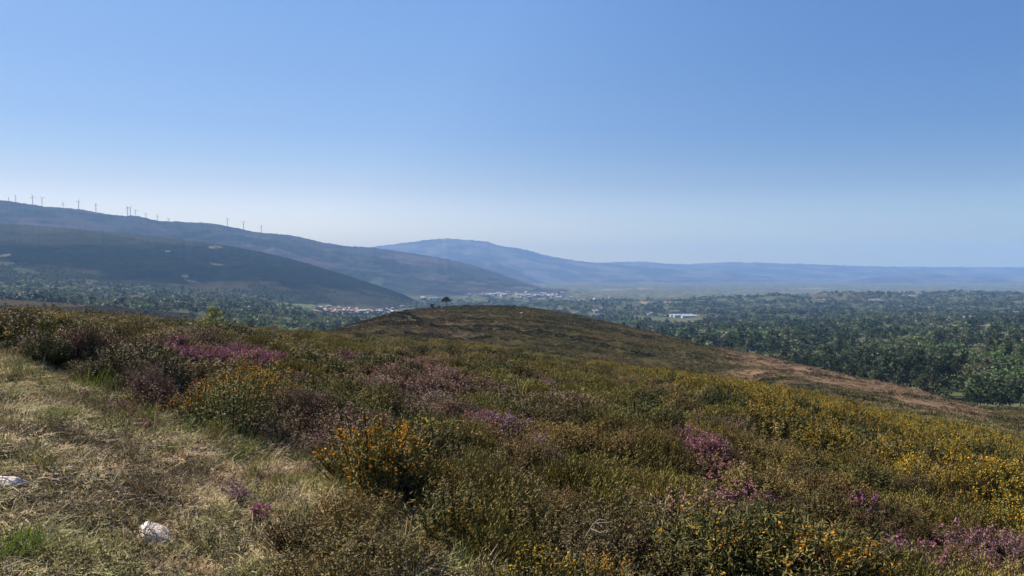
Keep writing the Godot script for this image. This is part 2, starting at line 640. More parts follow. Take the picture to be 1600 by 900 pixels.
func _ready() -> void:
	rng.seed = 4711
	# camera
	var cam := Camera3D.new()
	cam.name = "camera"
	cam.position = Vector3(0, EYE, 0)
	cam.rotation.x = -atan((450.0 - HZ) / F)
	cam.fov = rad_to_deg(2.0 * atan(450.0 / F))
	cam.near = 0.1
	cam.far = 60000.0
	add_child(cam)
	cam.current = true
	# sky, haze, exposure
	var env := Environment.new()
	env.background_mode = Environment.BG_SKY
	var sky := Sky.new()
	var pano := PanoramaSkyMaterial.new()
	pano.panorama = ImageTexture.create_from_image(sky_image())
	sky.sky_material = pano
	env.sky = sky
	env.tonemap_mode = Environment.TONE_MAPPER_LINEAR
	env.tonemap_exposure = 2.4
	env.background_energy_multiplier = 0.725
	env.fog_enabled = true
	env.fog_density = 0.00007
	env.fog_light_color = lin(0.285, 0.51, 0.95)
	env.sdfgi_enabled = true
	env.ssao_enabled = true
	env.ssil_enabled = true
	var we := WorldEnvironment.new()
	we.name = "world_environment"
	we.environment = env
	add_child(we)
	# sun: high on the left, a little ahead
	var sun := DirectionalLight3D.new()
	sun.name = "sun"
	sun.light_energy = 1.6
	sun.light_color = Color(1.0, 0.96, 0.89)
	sun.light_angular_distance = 0.5
	sun.shadow_enabled = true
	add_child(sun)
	sun.look_at_from_position(SUN_TO.normalized() * 100.0, Vector3.ZERO)

	setup_ground()
	setup_valley()
	setup_ridges()
	setup_spots()
	build_ground()
	build_valley()
	build_mountains()
	build_woods()
	build_hill_cover()
	build_heath()
	build_verge()
	build_settlements()
	build_turbines()
	build_details()

func setup_ridges() -> void:
	spur = ridge([-900, 0, 200, 400, 600, 700, 900], [2300, 2500, 2700, 2900, 3300, 3600, 3600], [452, 447, 452, 469, 485, 491, 500],
		[-900, 0, 100, 200, 270, 340, 400, 450, 500, 560, 600, 625, 660, 700, 900], [4300, 4300, 4300, 4350, 4400, 4400, 4400, 4350, 4300, 4200, 4100, 4050, 4000, 3900, 3900],
		[338, 349, 355, 365, 372, 381, 392, 403, 417, 436, 449, 458, 474, 492, 520], 48.0, 2, 0.12, 0.84)
	back_ridge = ridge([-900, 0, 400, 600, 700, 800, 900, 1000], [4300, 4400, 4600, 5000, 5200, 5500, 5600, 5600], [398, 400, 425, 458, 460, 458, 460, 470],
		[-900, -400, 0, 20, 50, 75, 100, 125, 150, 180, 195, 212, 225, 240, 260, 300, 330, 355, 380, 400, 450, 480, 500, 540, 580, 620, 660, 700, 740, 780, 800, 840, 900, 1000],
		[6000, 6000, 6200, 6200, 6250, 6250, 6250, 6300, 6300, 6350, 6400, 6400, 6400, 6400, 6450, 6600, 6700, 6800, 6900, 7000, 7200, 7300, 7400, 7600, 7800, 7900, 8000, 8000, 8000, 7900, 7900, 7800, 7600, 7400],
		[285, 300, 313, 315, 320, 323.5, 325, 327, 331.5, 336.5, 337.5, 337, 340, 344, 346, 347.5, 349, 353, 358.5, 362.5, 367, 373, 378, 384.5, 386.5, 392, 398, 405, 415, 427, 434, 447, 462, 480], 70.0, 1, 0.0, 0.9)

func land(x: float, z: float) -> float:
	return maxf(vh(x, z), maxf(rh(spur, x, z), rh(back_ridge, x, z)))

func lhit(px: float, py: float, from := 900.0) -> Vector3:
	var u := (px - 800.0) / F
	var m := (py - HZ) / F
	var d := from
	while d < 16000.0:
		if EYE - m * d <= land(u * d, -d):
			break
		d *= 1.003
	return Vector3(u * d, land(u * d, -d), -d)

func lfield(px: float, py: float, rx: float, ry: float, col: Color) -> void:
	var c := lhit(px, py)
	var n := lhit(px, py + ry)
	var f := lhit(px, py - ry)
	fields.append([c.x, c.z, rx * -c.z / F, clampf(absf(n.z - f.z) * 0.5, 12.0, 500.0), col])

func setup_spots() -> void:
	for q in [[-300, 500], [-120, 520], [0, 556], [60, 577], [130, 604], [200, 640], [300, 668], [350, 690], [430, 706], [490, 737], [540, 775], [590, 815], [640, 850], [680, 885], [720, 930], [800, 1040], [1250, 1400]]:
		var p := hit(q[0], q[1], 0.0, 1.2)
		edge.append(Vector2(p.x, p.z))
	verge = edge.duplicate()
	verge.append(Vector2(1.2, 9)); verge.append(Vector2(-45, 9)); verge.append(Vector2(-45, edge[0].y))
	for s in [[395, 550, 75, 10, "magenta"], [280, 536, 26, 7, "magenta"], [545, 562, 46, 8, "magenta"], [455, 556, 25, 6, "magenta"], [1068, 688, 36, 20, "pink"], [1085, 676, 18, 8, "lilac"], [1320, 780, 40, 9, "magenta"],
		[830, 598, 34, 8, "lilac"], [835, 680, 26, 12, "lilac"], [1375, 805, 14, 7, "lilac"], [785, 660, 34, 10, "lilac"], [752, 662, 36, 13, "pink"], [195, 530, 22, 6, "pink"], [225, 527, 14, 4, "pink"],
		[1410, 872, 18, 18, "magenta"], [1475, 862, 45, 14, "magenta"], [1490, 887, 22, 8, "magenta"], [1330, 850, 13, 8, "magenta"], [1592, 698, 22, 9, "magenta"], [1585, 862, 26, 16, "pink"], [1275, 893, 14, 7, "magenta"],
		[690, 640, 22, 7, "lilac"], [900, 872, 16, 8, "pink"], [1545, 800, 18, 6, "lilac"], [640, 565, 60, 7, "pink"], [1150, 745, 22, 9, "pink"], [970, 712, 26, 9, "lilac"], [1590, 760, 15, 8, "lilac"],
		[1100, 603, 62, 13, "gold"], [1180, 613, 62, 16, "gold"], [1270, 634, 74, 17, "gold"], [1380, 658, 74, 17, "gold"], [1250, 684, 52, 22, "gold"], [1460, 690, 60, 16, "gold"], [1500, 735, 62, 20, "thin"], [1575, 712, 34, 14, "gold"],
		[400, 605, 42, 26, "amber"], [345, 625, 26, 22, "thin"], [600, 700, 42, 16, "amber"], [665, 690, 25, 22, "thin"], [930, 880, 52, 16, "amber"], [1200, 886, 46, 12, "amber"], [1340, 893, 18, 8, "amber"], [690, 750, 30, 14, "thin"],
		[60, 520, 60, 14, "thin"], [1000, 640, 70, 16, "thin"], [580, 625, 50, 14, "thin"], [740, 790, 26, 18, "amber"], [1080, 810, 30, 14, "thin"], [1330, 740, 40, 12, "thin"],
		[800, 792, 44, 24, "broom"], [870, 582, 64, 9, "broom"], [910, 602, 84, 11, "broom"], [1390, 722, 36, 13, "broom"], [1500, 792, 70, 11, "broom"], [1030, 733, 42, 10, "broom"], [560, 545, 60, 6, "broom"], [760, 625, 50, 11, "broom"], [1000, 690, 30, 10, "broom"], [1440, 690, 60, 10, "broom"],
		[300, 592, 70, 26, "rust"], [240, 556, 70, 16, "rust"], [650, 585, 120, 12, "rust"], [1335, 700, 30, 14, "rust"], [1540, 695, 50, 16, "rust"], [480, 660, 40, 14, "rust"], [1080, 780, 60, 12, "rust"], [1470, 845, 80, 10, "rust"],
		[375, 692, 26, 7, "soil"], [450, 705, 40, 6, "soil"], [275, 657, 34, 7, "soil"], [560, 762, 28, 8, "soil"], [690, 835, 40, 10, "soil"], [300, 805, 50, 12, "reddish"], [215, 800, 46, 10, "twig"], [70, 715, 60, 12, "twig"], [170, 660, 40, 8, "twig"], [420, 760, 40, 9, "twig"], [620, 800, 40, 10, "twig"], [120, 830, 50, 8, "twig"], [230, 768, 45, 12, "reddish"], [460, 700, 30, 8, "reddish"]]:
		spot(s[0], s[1], s[2], s[3], s[4])
	# fields and clearings in the valley and on the slopes
	for q in [[472, 478, 16, 5, 0], [500, 486, 26, 2, 0], [583, 453, 9, 4, 0], [620, 470, 12, 2, 1], [150, 468, 60, 5, 3], [60, 474, 50, 3, 3], [1030, 473, 34, 2.4, 4], [965, 472, 26, 1.0, 4], [990, 476, 30, 2.0, 3],
		[1420, 461, 36, 0.8, 4], [1480, 459, 20, 0.7, 4], [1375, 468, 24, 0.9, 1], [1290, 467, 12, 1.2, 5], [1265, 463, 22, 2.0, 6], [1265, 486, 26, 0.9, 0], [1510, 501, 16, 1.3, 1], [1440, 500, 28, 0.7, 1], [1560, 547, 60, 6, 6], [1540, 556, 40, 4, 6], [1480, 520, 30, 3, 6], [1360, 502, 28, 3, 6],
		[1530, 507, 24, 1.2, 6], [880, 487, 12, 2.6, 0], [1170, 463, 12, 0.8, 0], [1165, 469, 8, 1.0, 5], [780, 463, 40, 1.0, 0], [830, 461, 40, 1.2, 0], [870, 466, 24, 0.8, 1], [760, 456, 22, 0.6, 0], [820, 456, 18, 0.6, 0], [700, 470, 16, 0.7, 1], [960, 452, 24, 0.8, 1], [1010, 452, 16, 0.7, 4], [1270, 451, 40, 0.6, 1], [1360, 453, 30, 0.5, 5],
		[910, 469, 14, 0.9, 1], [340, 450, 10, 1.5, 1], [1270, 570, 18, 5, 7], [1290, 522, 26, 4, 7], [450, 512, 40, 4, 7], [1380, 575, 10, 2, 1]]:
		var cols := [lin(0.16, 0.2, 0.1).srgb_to_linear(), Color(0.3, 0.27, 0.2), Color(0.36, 0.28, 0.14), Color(0.11, 0.085, 0.055), Color(0.34, 0.25, 0.16), Color(0.42, 0.36, 0.3), Color(0.12, 0.085, 0.06), Color(0.04, 0.065, 0.022)]
		field(q[0], q[1], q[2], q[3], cols[q[4]], 560.0)
	for q in [[540, 488, 70, 6.5], [600, 490, 40, 5], [800, 461, 90, 6], [1036, 496, 60, 6], [672, 469, 20, 2]]:
		field(q[0], q[1], q[2], q[3], Color(0.13, 0.135, 0.08), 1500.0)
	for q in [[338, 386, 8, 2.0, Color(0.42, 0.33, 0.2)], [290, 432, 6, 3, Color(0.3, 0.28, 0.2)], [300, 440, 14, 2, Color(0.22, 0.21, 0.14)], [8, 400, 6, 3, Color(0.34, 0.33, 0.27)], [10, 412, 12, 4, Color(0.2, 0.21, 0.14)], [40, 424, 20, 4, Color(0.14, 0.16, 0.09)],
		[115, 442, 26, 5, Color(0.15, 0.1, 0.07)], [250, 360, 40, 5, Color(0.11, 0.085, 0.08)], [130, 350, 60, 5, Color(0.11, 0.085, 0.08)], [430, 448, 26, 5, Color(0.1, 0.085, 0.06)], [345, 480, 6, 1.5, Color(0.4, 0.38, 0.32)]]:
		lfield(q[0], q[1], q[2], q[3], q[4])

func build_ground() -> void:
	var cols := 421
	var mat := soil_mat(0.9, 1.2)
	var rows := []
	for i in 14:
		rows.append(-10.0 + 12.0 * i / 14.0)
	for i in 231:
		rows.append(2.0 * pow(45.0, i / 230.0))
	var pts := PackedVector3Array()
	var cs := PackedColorArray()
	for d in rows:
		var w := maxf(d * 1.15, 16.0)
		for i in cols:
			var x := w * (2.0 * i / (cols - 1) - 1.0)
			var z: float = -d
			var y := gh(x, z)
			var c := Color(0.034, 0.024, 0.015).lerp(Color(0.042, 0.034, 0.018), clampf(n_val(x, z, 5.0) + 0.5, 0, 1))
			if x < 3.0 and d < 30.0 and in_verge(x, z):
				var e := edge_dist(x, z)
				y += 0.10 * exp(-pow((e - 0.45) / 0.3, 2.0)) * clampf(0.5 + nz_bump.get_noise_2d(x * 2.0 + 40.0, z * 2.0), 0.0, 1.0)
				y += 0.03 * nz_small.get_noise_2d(x * 1.7, z * 1.7)
				var m := clampf(0.5 + 0.9 * nz_bump.get_noise_2d(x * 1.4 + 9.0, z * 1.4), 0.0, 1.0)
				c = Color(0.13, 0.095, 0.06).lerp(Color(0.27, 0.205, 0.125), m)
				for s in spots:
					if s[4] == "soil" or s[4] == "reddish":
						var q: float = pow((x - s[0]) / s[2], 2.0) + pow((z - s[1]) / s[3], 2.0)
						if q < 1.3:
							c = c.lerp(Color(0.19, 0.115, 0.08), clampf(1.5 - q, 0.0, 0.8))
			pts.append(Vector3(x, y, z))
			cs.append(c)
	sheet("ground", rows.size(), cols, pts, cs, mat)
	# the hill beyond
	pts = PackedVector3Array()
	cs = PackedColorArray()
	var hr := 240
	for k in hr:
		var d := 90.0 * pow(900.0 / 90.0, float(k) / (hr - 1))
		for i in cols:
			var x := d * 1.15 * (2.0 * i / (cols - 1) - 1.0)
			pts.append(Vector3(x, gh(x, -d), -d))
			cs.append(hill_color(x, -d))
	sheet("hill", hr, cols, pts, cs, soil_mat(0.12, 0.0))

func n_val(x: float, z: float, wave: float) -> float:
	return nz_bump.get_noise_2d(x * 3.2 / wave + 71.0, z * 3.2 / wave - 13.0)

func hill_t(x: float, z: float) -> float:
	var f := ui(x / -z)
	var da := at(g_dc, f) * 1.3
	return (-z - da) / (at(g_dh, f) - da)

func bare(x: float, z: float) -> float:       # how bare and brown the right shoulder of the hill is
	var u := x / -z
	var t := hill_t(x, z)
	return smoothstep(0.23, 0.34, u) * (1.0 - smoothstep(0.56, 0.62, u)) * smoothstep(0.38, 0.66, t + 0.25 * n_val(x, z, 22.0)) 

func hill_color(x: float, z: float) -> Color:
	var c := Color(0.085, 0.074, 0.032).lerp(Color(0.115, 0.092, 0.042), clampf(0.5 + n_val(x, z, 26.0), 0, 1))
	c = c.lerp(Color(0.135, 0.095, 0.065), smoothstep(0.0, 0.5, n_val(x, z + 300.0, 60.0)))
	var b := bare(x, z)
	c = c.lerp(Color(0.17, 0.105, 0.07).lerp(Color(0.28, 0.195, 0.125), clampf(0.5 + 1.2 * n_val(x, z, 9.0), 0, 1)), b)
	return c

func build_valley() -> void:
	var rows := 330
	var cols := 760
	var pts := PackedVector3Array()
	var cs := PackedColorArray()
	for k in rows:
		var d := V0 * pow(17000.0 / V0, float(k) / (rows - 1))
		for i in cols:
			var u := lerpf(-0.95, 0.95, float(i) / (cols - 1))
			var x := u * d
			var n := nz_m2.get_noise_2d(x * 1.6, -d * 1.6)
			var n2 := nz_val.get_noise_2d(x * 4.0, -d * 4.0)
			var c := Color(0.085, 0.105, 0.048).lerp(Color(0.15, 0.155, 0.082), clampf(0.45 + n2 + 0.4 * n, 0, 1))
			c = c.lerp(Color(0.15, 0.115, 0.078), smoothstep(0.15, 0.5, n))
			if d > 4500.0 and n2 > 0.22: c = c.lerp(Color(0.22, 0.2, 0.15), 0.6)
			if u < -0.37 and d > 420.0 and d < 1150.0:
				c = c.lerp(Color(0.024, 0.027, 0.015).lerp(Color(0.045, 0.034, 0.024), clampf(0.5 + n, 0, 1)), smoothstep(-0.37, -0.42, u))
			var f := in_field(x, -d, 0.5 * n2)
			if f >= 0: c = c.lerp(fields[f][4], 0.7)
			pts.append(Vector3(x, vh(x, -d), -d))
			cs.append(c)
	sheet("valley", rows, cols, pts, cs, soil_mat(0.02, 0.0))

func table(px: float, xs: Array, ys: Array) -> float:
	var k := 0
	while k < xs.size() - 2 and px > xs[k + 1]:
		k += 1
	return lerpf(ys[k], ys[k + 1], clampf((px - xs[k]) / (xs[k + 1] - xs[k]), 0.0, 1.0))

# the dark plantation that covers the middle of the near mountain slope
func plantation(x: float, z: float, wob: float) -> float:
	var px := x / -z * F + 800.0
	var y := HZ + (EYE - rh(spur, x, z)) / -z * F + wob
	var top := table(px, [-200, 0, 100, 200, 300, 360, 420, 700], [370, 376, 380, 380, 382, 382, 380, 400])
	var low := table(px, [-200, 0, 60, 130, 200, 280, 400, 500, 600, 700], [396, 402, 412, 428, 440, 447, 444, 452, 462, 470])
	return smoothstep(-3.0, 9.0, y - top) * (1.0 - smoothstep(-3.0, 3.0, y - low))

func paint_mountain(x: float, z: float, t: float, u: float) -> Color:
	var n := nz_m1.get_noise_2d(x + 5000.0, z)
	var n2 := nz_m2.get_noise_2d(x, z + 900.0)
	var c := Color(0.038, 0.045, 0.026).lerp(Color(0.072, 0.074, 0.046), clampf(0.4 + n2 + 0.5 * n, 0, 1))
	var n3 := nz_val.get_noise_2d(x * 5.0, z * 5.0)
	c = c.lerp(Color(0.075, 0.066, 0.05), smoothstep(0.1, 0.42, n + 0.35 * n2) * 0.6)
	c = c.lerp(Color(0.010, 0.018, 0.013).lerp(Color(0.020, 0.029, 0.019), clampf(0.5 + n3 + 0.6 * n2, 0, 1)), plantation(x, z, 10.0 * n2 + 8.0 * n))
	c *= 1.0 + 0.35 * n3
	var f := in_field(x, z, 0.5 * n2)
	if f >= 0: c = c.lerp(fields[f][4], 0.55)
	return c

func paint_ridge(x: float, z: float, t: float, u: float) -> Color:
	var n := nz_m1.get_noise_2d(x + 5000.0, z * 1.5)
	var n2 := nz_m2.get_noise_2d(x, z + 900.0)
	var n3 := nz_val.get_noise_2d(x * 3.5, z * 3.5)
	var c := Color(0.034, 0.04, 0.026).lerp(Color(0.072, 0.074, 0.05), clampf(0.5 + 1.5 * n2 + n * 0.8 + 0.5 * n3, 0, 1))
	c = c.lerp(Color(0.115, 0.085, 0.075), smoothstep(0.1, 0.4, n + 0.5 * n2) * 0.9)
	c = c.lerp(Color(0.020, 0.026, 0.018), smoothstep(0.12, 0.3, nz_m1.get_noise_2d(x * 1.7 - 3000.0, z * 1.2) + 0.5 * n3 - 0.35 * t))
	var f := in_field(x, z, 0.5 * n2)
	if f >= 0: c = c.lerp(fields[f][4], 0.55)
	return c

func paint_far(x: float, z: float, t: float, u: float) -> Color:
	var n := nz_m1.get_noise_2d(x, z)
	return Color(0.045, 0.05, 0.036).lerp(Color(0.17, 0.15, 0.12), clampf(0.35 + 1.4 * n + nz_m2.get_noise_2d(x * 0.7, z * 0.7), 0, 1))

func build_mountains() -> void:
	var mat := soil_mat(0.008, 0.0)
	ridge_sheet("mountain", spur, -0.9, 0.0, 520, 170, 1.12, paint_mountain, mat)
	ridge_sheet("mountain", back_ridge, -0.9, 0.15, 560, 130, 1.15, paint_ridge, mat)
	var far := ridge([-900, 400, 600, 900, 1200, 1600, 2400], [8300, 8300, 8300, 8300, 8300, 8300, 8300], [452, 452, 450, 450, 449, 449, 449],
		[-900, 300, 480, 560, 580, 600, 640, 655, 670, 690, 705, 720, 730, 745, 760, 770, 790, 800, 815, 830, 850, 870, 900, 940, 1000, 1100, 1250, 2400], [11300, 11300, 11300, 11300, 11300, 11300, 11300, 11300, 11300, 11300, 11300, 11300, 11300, 11300, 11300, 11300, 11300, 11300, 11300, 11300, 11300, 11300, 11300, 11300, 11300, 11300, 11300, 11300],
		[400, 398, 393, 387.5, 386, 383.5, 378.5, 377, 374.5, 372.8, 372.6, 374, 374.6, 376, 377, 380.5, 386, 386.5, 388.5, 392.5, 398, 402, 407, 411.5, 416, 421, 436, 446], 20.0, 1)
	ridge_sheet("far_mountain", far, -0.5, 0.5, 420, 60, 1.05, paint_far, mat)
	var foot := ridge([-900, 2400], [7700, 7700], [452, 452],
		[-900, 560, 640, 680, 710, 740, 765, 780, 800, 830, 860, 900, 960, 2400], [8900, 8900, 8900, 8900, 8900, 8900, 8900, 8900, 8900, 8900, 8900, 8900, 8900, 8900],
		[440, 432, 414, 408, 405.5, 405, 408.5, 413, 419, 431, 440, 447, 454, 460], 25.0, 1)
	ridge_sheet("far_mountain", foot, -0.25, 0.12, 240, 50, 1.06, paint_far, mat)
	var right := ridge([-900, 2400], [10300, 10300], [443, 443],
		[-900, 700, 860, 920, 950, 975, 1010, 1040, 1070, 1100, 1140, 1185, 1230, 1270, 1300, 1350, 1400, 1470, 1600, 2400], [13300, 13300, 13300, 13300, 13300, 13300, 13300, 13300, 13300, 13300, 13300, 13300, 13300, 13300, 13300, 13300, 13300, 13300, 13300, 13300],
		[430, 425, 414, 411, 410, 408.8, 409, 412, 413, 411.5, 409.5, 410, 412, 412.5, 414, 416, 416.5, 417.2, 417.5, 418], 22.0, 1)
	ridge_sheet("far_hills", right, -0.2, 0.95, 420, 60, 1.04, paint_far, mat)
	var mid := ridge([-900, 2400], [8600, 8600], [449, 449],
		[-900, 1150, 1230, 1300, 1360, 1400, 1440, 1480, 1530, 1600, 1800, 2400], [9900, 9900, 9900, 9900, 9900, 9900, 9900, 9900, 9900, 9900, 9900, 9900],
		[452, 450, 446, 440, 433, 430, 428.5, 430, 432, 431, 429, 430], 25.0, 2)
	ridge_sheet("far_hills", mid, 0.25, 0.95, 260, 50, 1.05, paint_far, mat)

# ------------------------------------------------------------------ woods
func build_woods() -> void:
	var leaf := leaf_mat(Color.WHITE, 0.65)
	var bark := StandardMaterial3D.new()
	bark.vertex_color_use_as_albedo = true
	bark.albedo_color = lin(0.11, 0.08, 0.06)
	bark.roughness = 0.95
	M.bark = bark
	var near_b := []; var far_b := []; var near_p := []; var far_p := []; var trunks := []
	for i in 5:
		near_b.append(crown_mesh(broadleaf_blobs(8.0, 8.0, 15), 24, 0.85, 0.3))
		far_b.append(crown_mesh(broadleaf_blobs(8.0, 8.0, 8), 11, 1.9, 0.3))
	for i in 3:
		near_p.append(crown_mesh(pine_blobs(5.5, 11.0, 14), 24, 0.7, 0.25))
		far_p.append(crown_mesh(pine_blobs(5.5, 11.0, 7), 11, 1.5, 0.25))
		trunks.append(trunk_mesh(9.0, 0.22, 0.5, 5, 1.6))
	var tones := [Color(0.036, 0.052, 0.025), Color(0.066, 0.090, 0.040), Color(0.102, 0.122, 0.058), Color(0.128, 0.128, 0.078), Color(0.082, 0.135, 0.044), Color(0.15, 0.17, 0.075)]
	var sc_b := []; var sc_p := []
	for i in 5: sc_b.append(Scatter.new())
	for i in 3: sc_p.append(Scatter.new())
	var near_list := []
	var d := 250.0
	while d < 3700.0:
		var s := 6.3 + d * 0.0064
		var x := -0.74 * d
		while x < 0.74 * d:
			var px := x + rng.randf_range(-0.5, 0.5) * s
			var pz := -d + rng.randf_range(-0.5, 0.5) * s
			x += s
			var u := px / -pz
			var n := nz_val.get_noise_2d(px * 2.2 + 300.0, pz * 2.2)
			var grove := nz_val.get_noise_2d(px * 1.3 - 900.0, pz * 1.3)
			if n < -0.02 and rng.randf() < 0.85: continue
			if grove < -0.28 and rng.randf() < 0.8: continue
			if rng.randf() < 0.12: continue
			var moor := u < -0.37 and -pz < 1130.0
			if moor and rng.randf() < 0.4: continue
			if -pz < 900.0 and EYE - drop0(u, -pz) > vh(px, pz) - 1.0: continue
			if -pz < 330.0 and (u < 0.25): continue
			if d > 1700.0 and u < -0.1 and rh(spur, px, pz) > vh(px, pz) + 2.0: continue
			var f := in_field(px, pz, 0.0)
			if f >= 0 and fields[f][4].r > 0.06 and not moor: continue
			var y := land(px, pz) - 0.3
			var pine := n_val(px, pz, 90.0) > 0.18
			var tone: Color = tones[clampi(int(rng.randf() * 2.4 + 1.2 + 5.0 * n_val(px, pz + 500.0, 170.0) + (1.0 if u < -0.1 else 0.6 if d < 700.0 else 0.0)), 0, 5)]
			if pine: tone = tones[rng.randi() % 2]
			var col := vary(tone, 0.16)
			var k := (0.45 + 0.95 * rng.randf() * rng.randf() + 0.25 * rng.randf()) * (1.3 + 0.9 * grove) * s / 8.2
			if moor: k *= 0.16 + 0.16 * rng.randf(); pine = false; col = vary(Color(0.05, 0.045, 0.026), 0.4)
			var e := [Vector3(px, y, pz), rng.randf() * TAU, k, rng.randf_range(0.75, 1.1) * minf(k, 1.5), col, pine, k / -pz]
			if -pz < 620.0 and u > -0.05 and u < 0.66: near_list.append(e)
			elif pine: sc_p[rng.randi() % 3].add(e[0], e[1], k, e[3], 0, 0, col)
			else: sc_b[rng.randi() % 5].add(e[0], e[1], k, e[3], 0, 0, col)
		d += s
	# the mountain's lower woods
	d = 2050.0
	while d < 3720.0:
		var s := 11.5
		var x := -0.74 * d
		while x < -0.1 * d:
			var px := x + rng.randf_range(-0.5, 0.5) * s
			var pz := -d + rng.randf_range(-0.5, 0.5) * s
			x += s
			if rh(spur, px, pz) < vh(px, pz): continue
			var dark := plantation(px, pz, 8.0 * nz_m2.get_noise_2d(px, pz + 900.0))
			if nz_m1.get_noise_2d(px + 5000.0, pz) > 0.3: continue
			if dark > 0.35 or d > (2750.0 if px / d < -0.36 else 3350.0): continue
			if in_field(px, pz, 0.0) >= 0: continue
			var k := rng.randf_range(0.5, 0.95)
			sc_b[rng.randi() % 5].add(Vector3(px, rh(spur, px, pz) - 1.0, pz), rng.randf() * TAU, k, k * rng.randf_range(0.7, 1.3), 0, 0, vary(Color(0.014, 0.021, 0.012) if dark > 0.5 else tones[1 + rng.randi() % 2], 0.1))
		d += s
	# the row of tall pines behind the hill's right shoulder
	var row := []
	for i in 66:
		var px := lerpf(1170.0, 1510.0, (i + rng.randf()) / 66.0)
		var u := (px - 800.0) / F
		var dist := at(g_dh, ui(u)) + rng.randf_range(45.0, 130.0)
		row.append([Vector3(u * dist, vh(u * dist, -dist) - 0.3, -dist), rng.randf() * TAU, rng.randf_range(1.1, 1.6), rng.randf_range(1.0, 1.45), vary(tones[0], 0.2), true, 1.0])
	near_list.sort_custom(func(a, b): return a[6] > b[6])
	var mats := []
	for t in tones: mats.append(leaf_mat(t.linear_to_srgb(), 0.65))
	var lab := {true: ["dark pine in the row behind the hill's brown shoulder", "pine beyond the pine row"], false: ["round tree in the nearest wood", ""]}
	for j in row.size() + 230:
		var in_row := j < row.size()
		if not in_row and j - row.size() >= near_list.size(): break
		var e: Array = row[j] if in_row else near_list[j - row.size()]
		var pine: bool = e[5]
		var t := thing("pine_tree" if pine else "broadleaf_tree", e[0], e[1])
		t.scale = Vector3(e[2], e[3], e[2])
		var best := 0
		for q in tones.size():
			if absf(tones[q].g - e[4].g) + absf(tones[q].r - e[4].r) < absf(tones[best].g - e[4].g) + absf(tones[best].r - e[4].r): best = q
		part("crown", near_p[rng.randi() % 3] if pine else near_b[rng.randi() % 5], mats[best], t)
		part("trunk", trunks[rng.randi() % 3], bark, t)
		if not pine: t.get_child(1).scale = Vector3(0.8, 0.6, 0.8)
		var tw: String = ["very dark green ", "dark green ", "mid green ", "greyish green ", "grass green ", "pale green "][best]
		var pu: float = e[0].x / -e[0].z
		var pl: String = [", left third", ", middle third", ", right third"][clampi(int((pu * F - 370.0) / 113.0), 0, 2)] if in_row else " behind the hill's right slope" if pu < 0.3 else " above the brown shoulder" if pu < 0.5 else " at the right picture edge"
		var tall: String = "shorter " if e[3] < 1.12 else "towering " if e[3] > 1.32 else ""
		var deep: String = "tall " if not pine and e[3] > 1.15 else "low " if not pine and e[3] < 0.75 else ""
		var dist_word: String = ", front" if -e[0].z < 380.0 else ", middle" if -e[0].z < 480.0 else ", back"
		tag(t, tall + lab[pine][0] + pl if in_row else deep + tw + lab[pine][0 if not pine else 1] + pl + dist_word, "tree", "pines in the row behind the hill" if in_row else ("pines in the near wood" if pine else "round trees in the near wood"))
	for j in range(230, near_list.size()):
		var e: Array = near_list[j]
		if e[5]: sc_p[rng.randi() % 3].add(e[0], e[1], e[2], e[3], 0, 0, e[4])
		else: sc_b[rng.randi() % 5].add(e[0], e[1], e[2], e[3], 0, 0, e[4])
	var w := thing("woods", Vector3.ZERO)
	tag(w, "mixed green woods filling the valley floor and the mountain's lower slope", "woods", "", "stuff")
	for i in 5: multi("broadleaf_crowns", sc_b[i], far_b[i], leaf, w)
	for i in 3: multi("pine_crowns", sc_p[i], far_p[i], leaf, w)

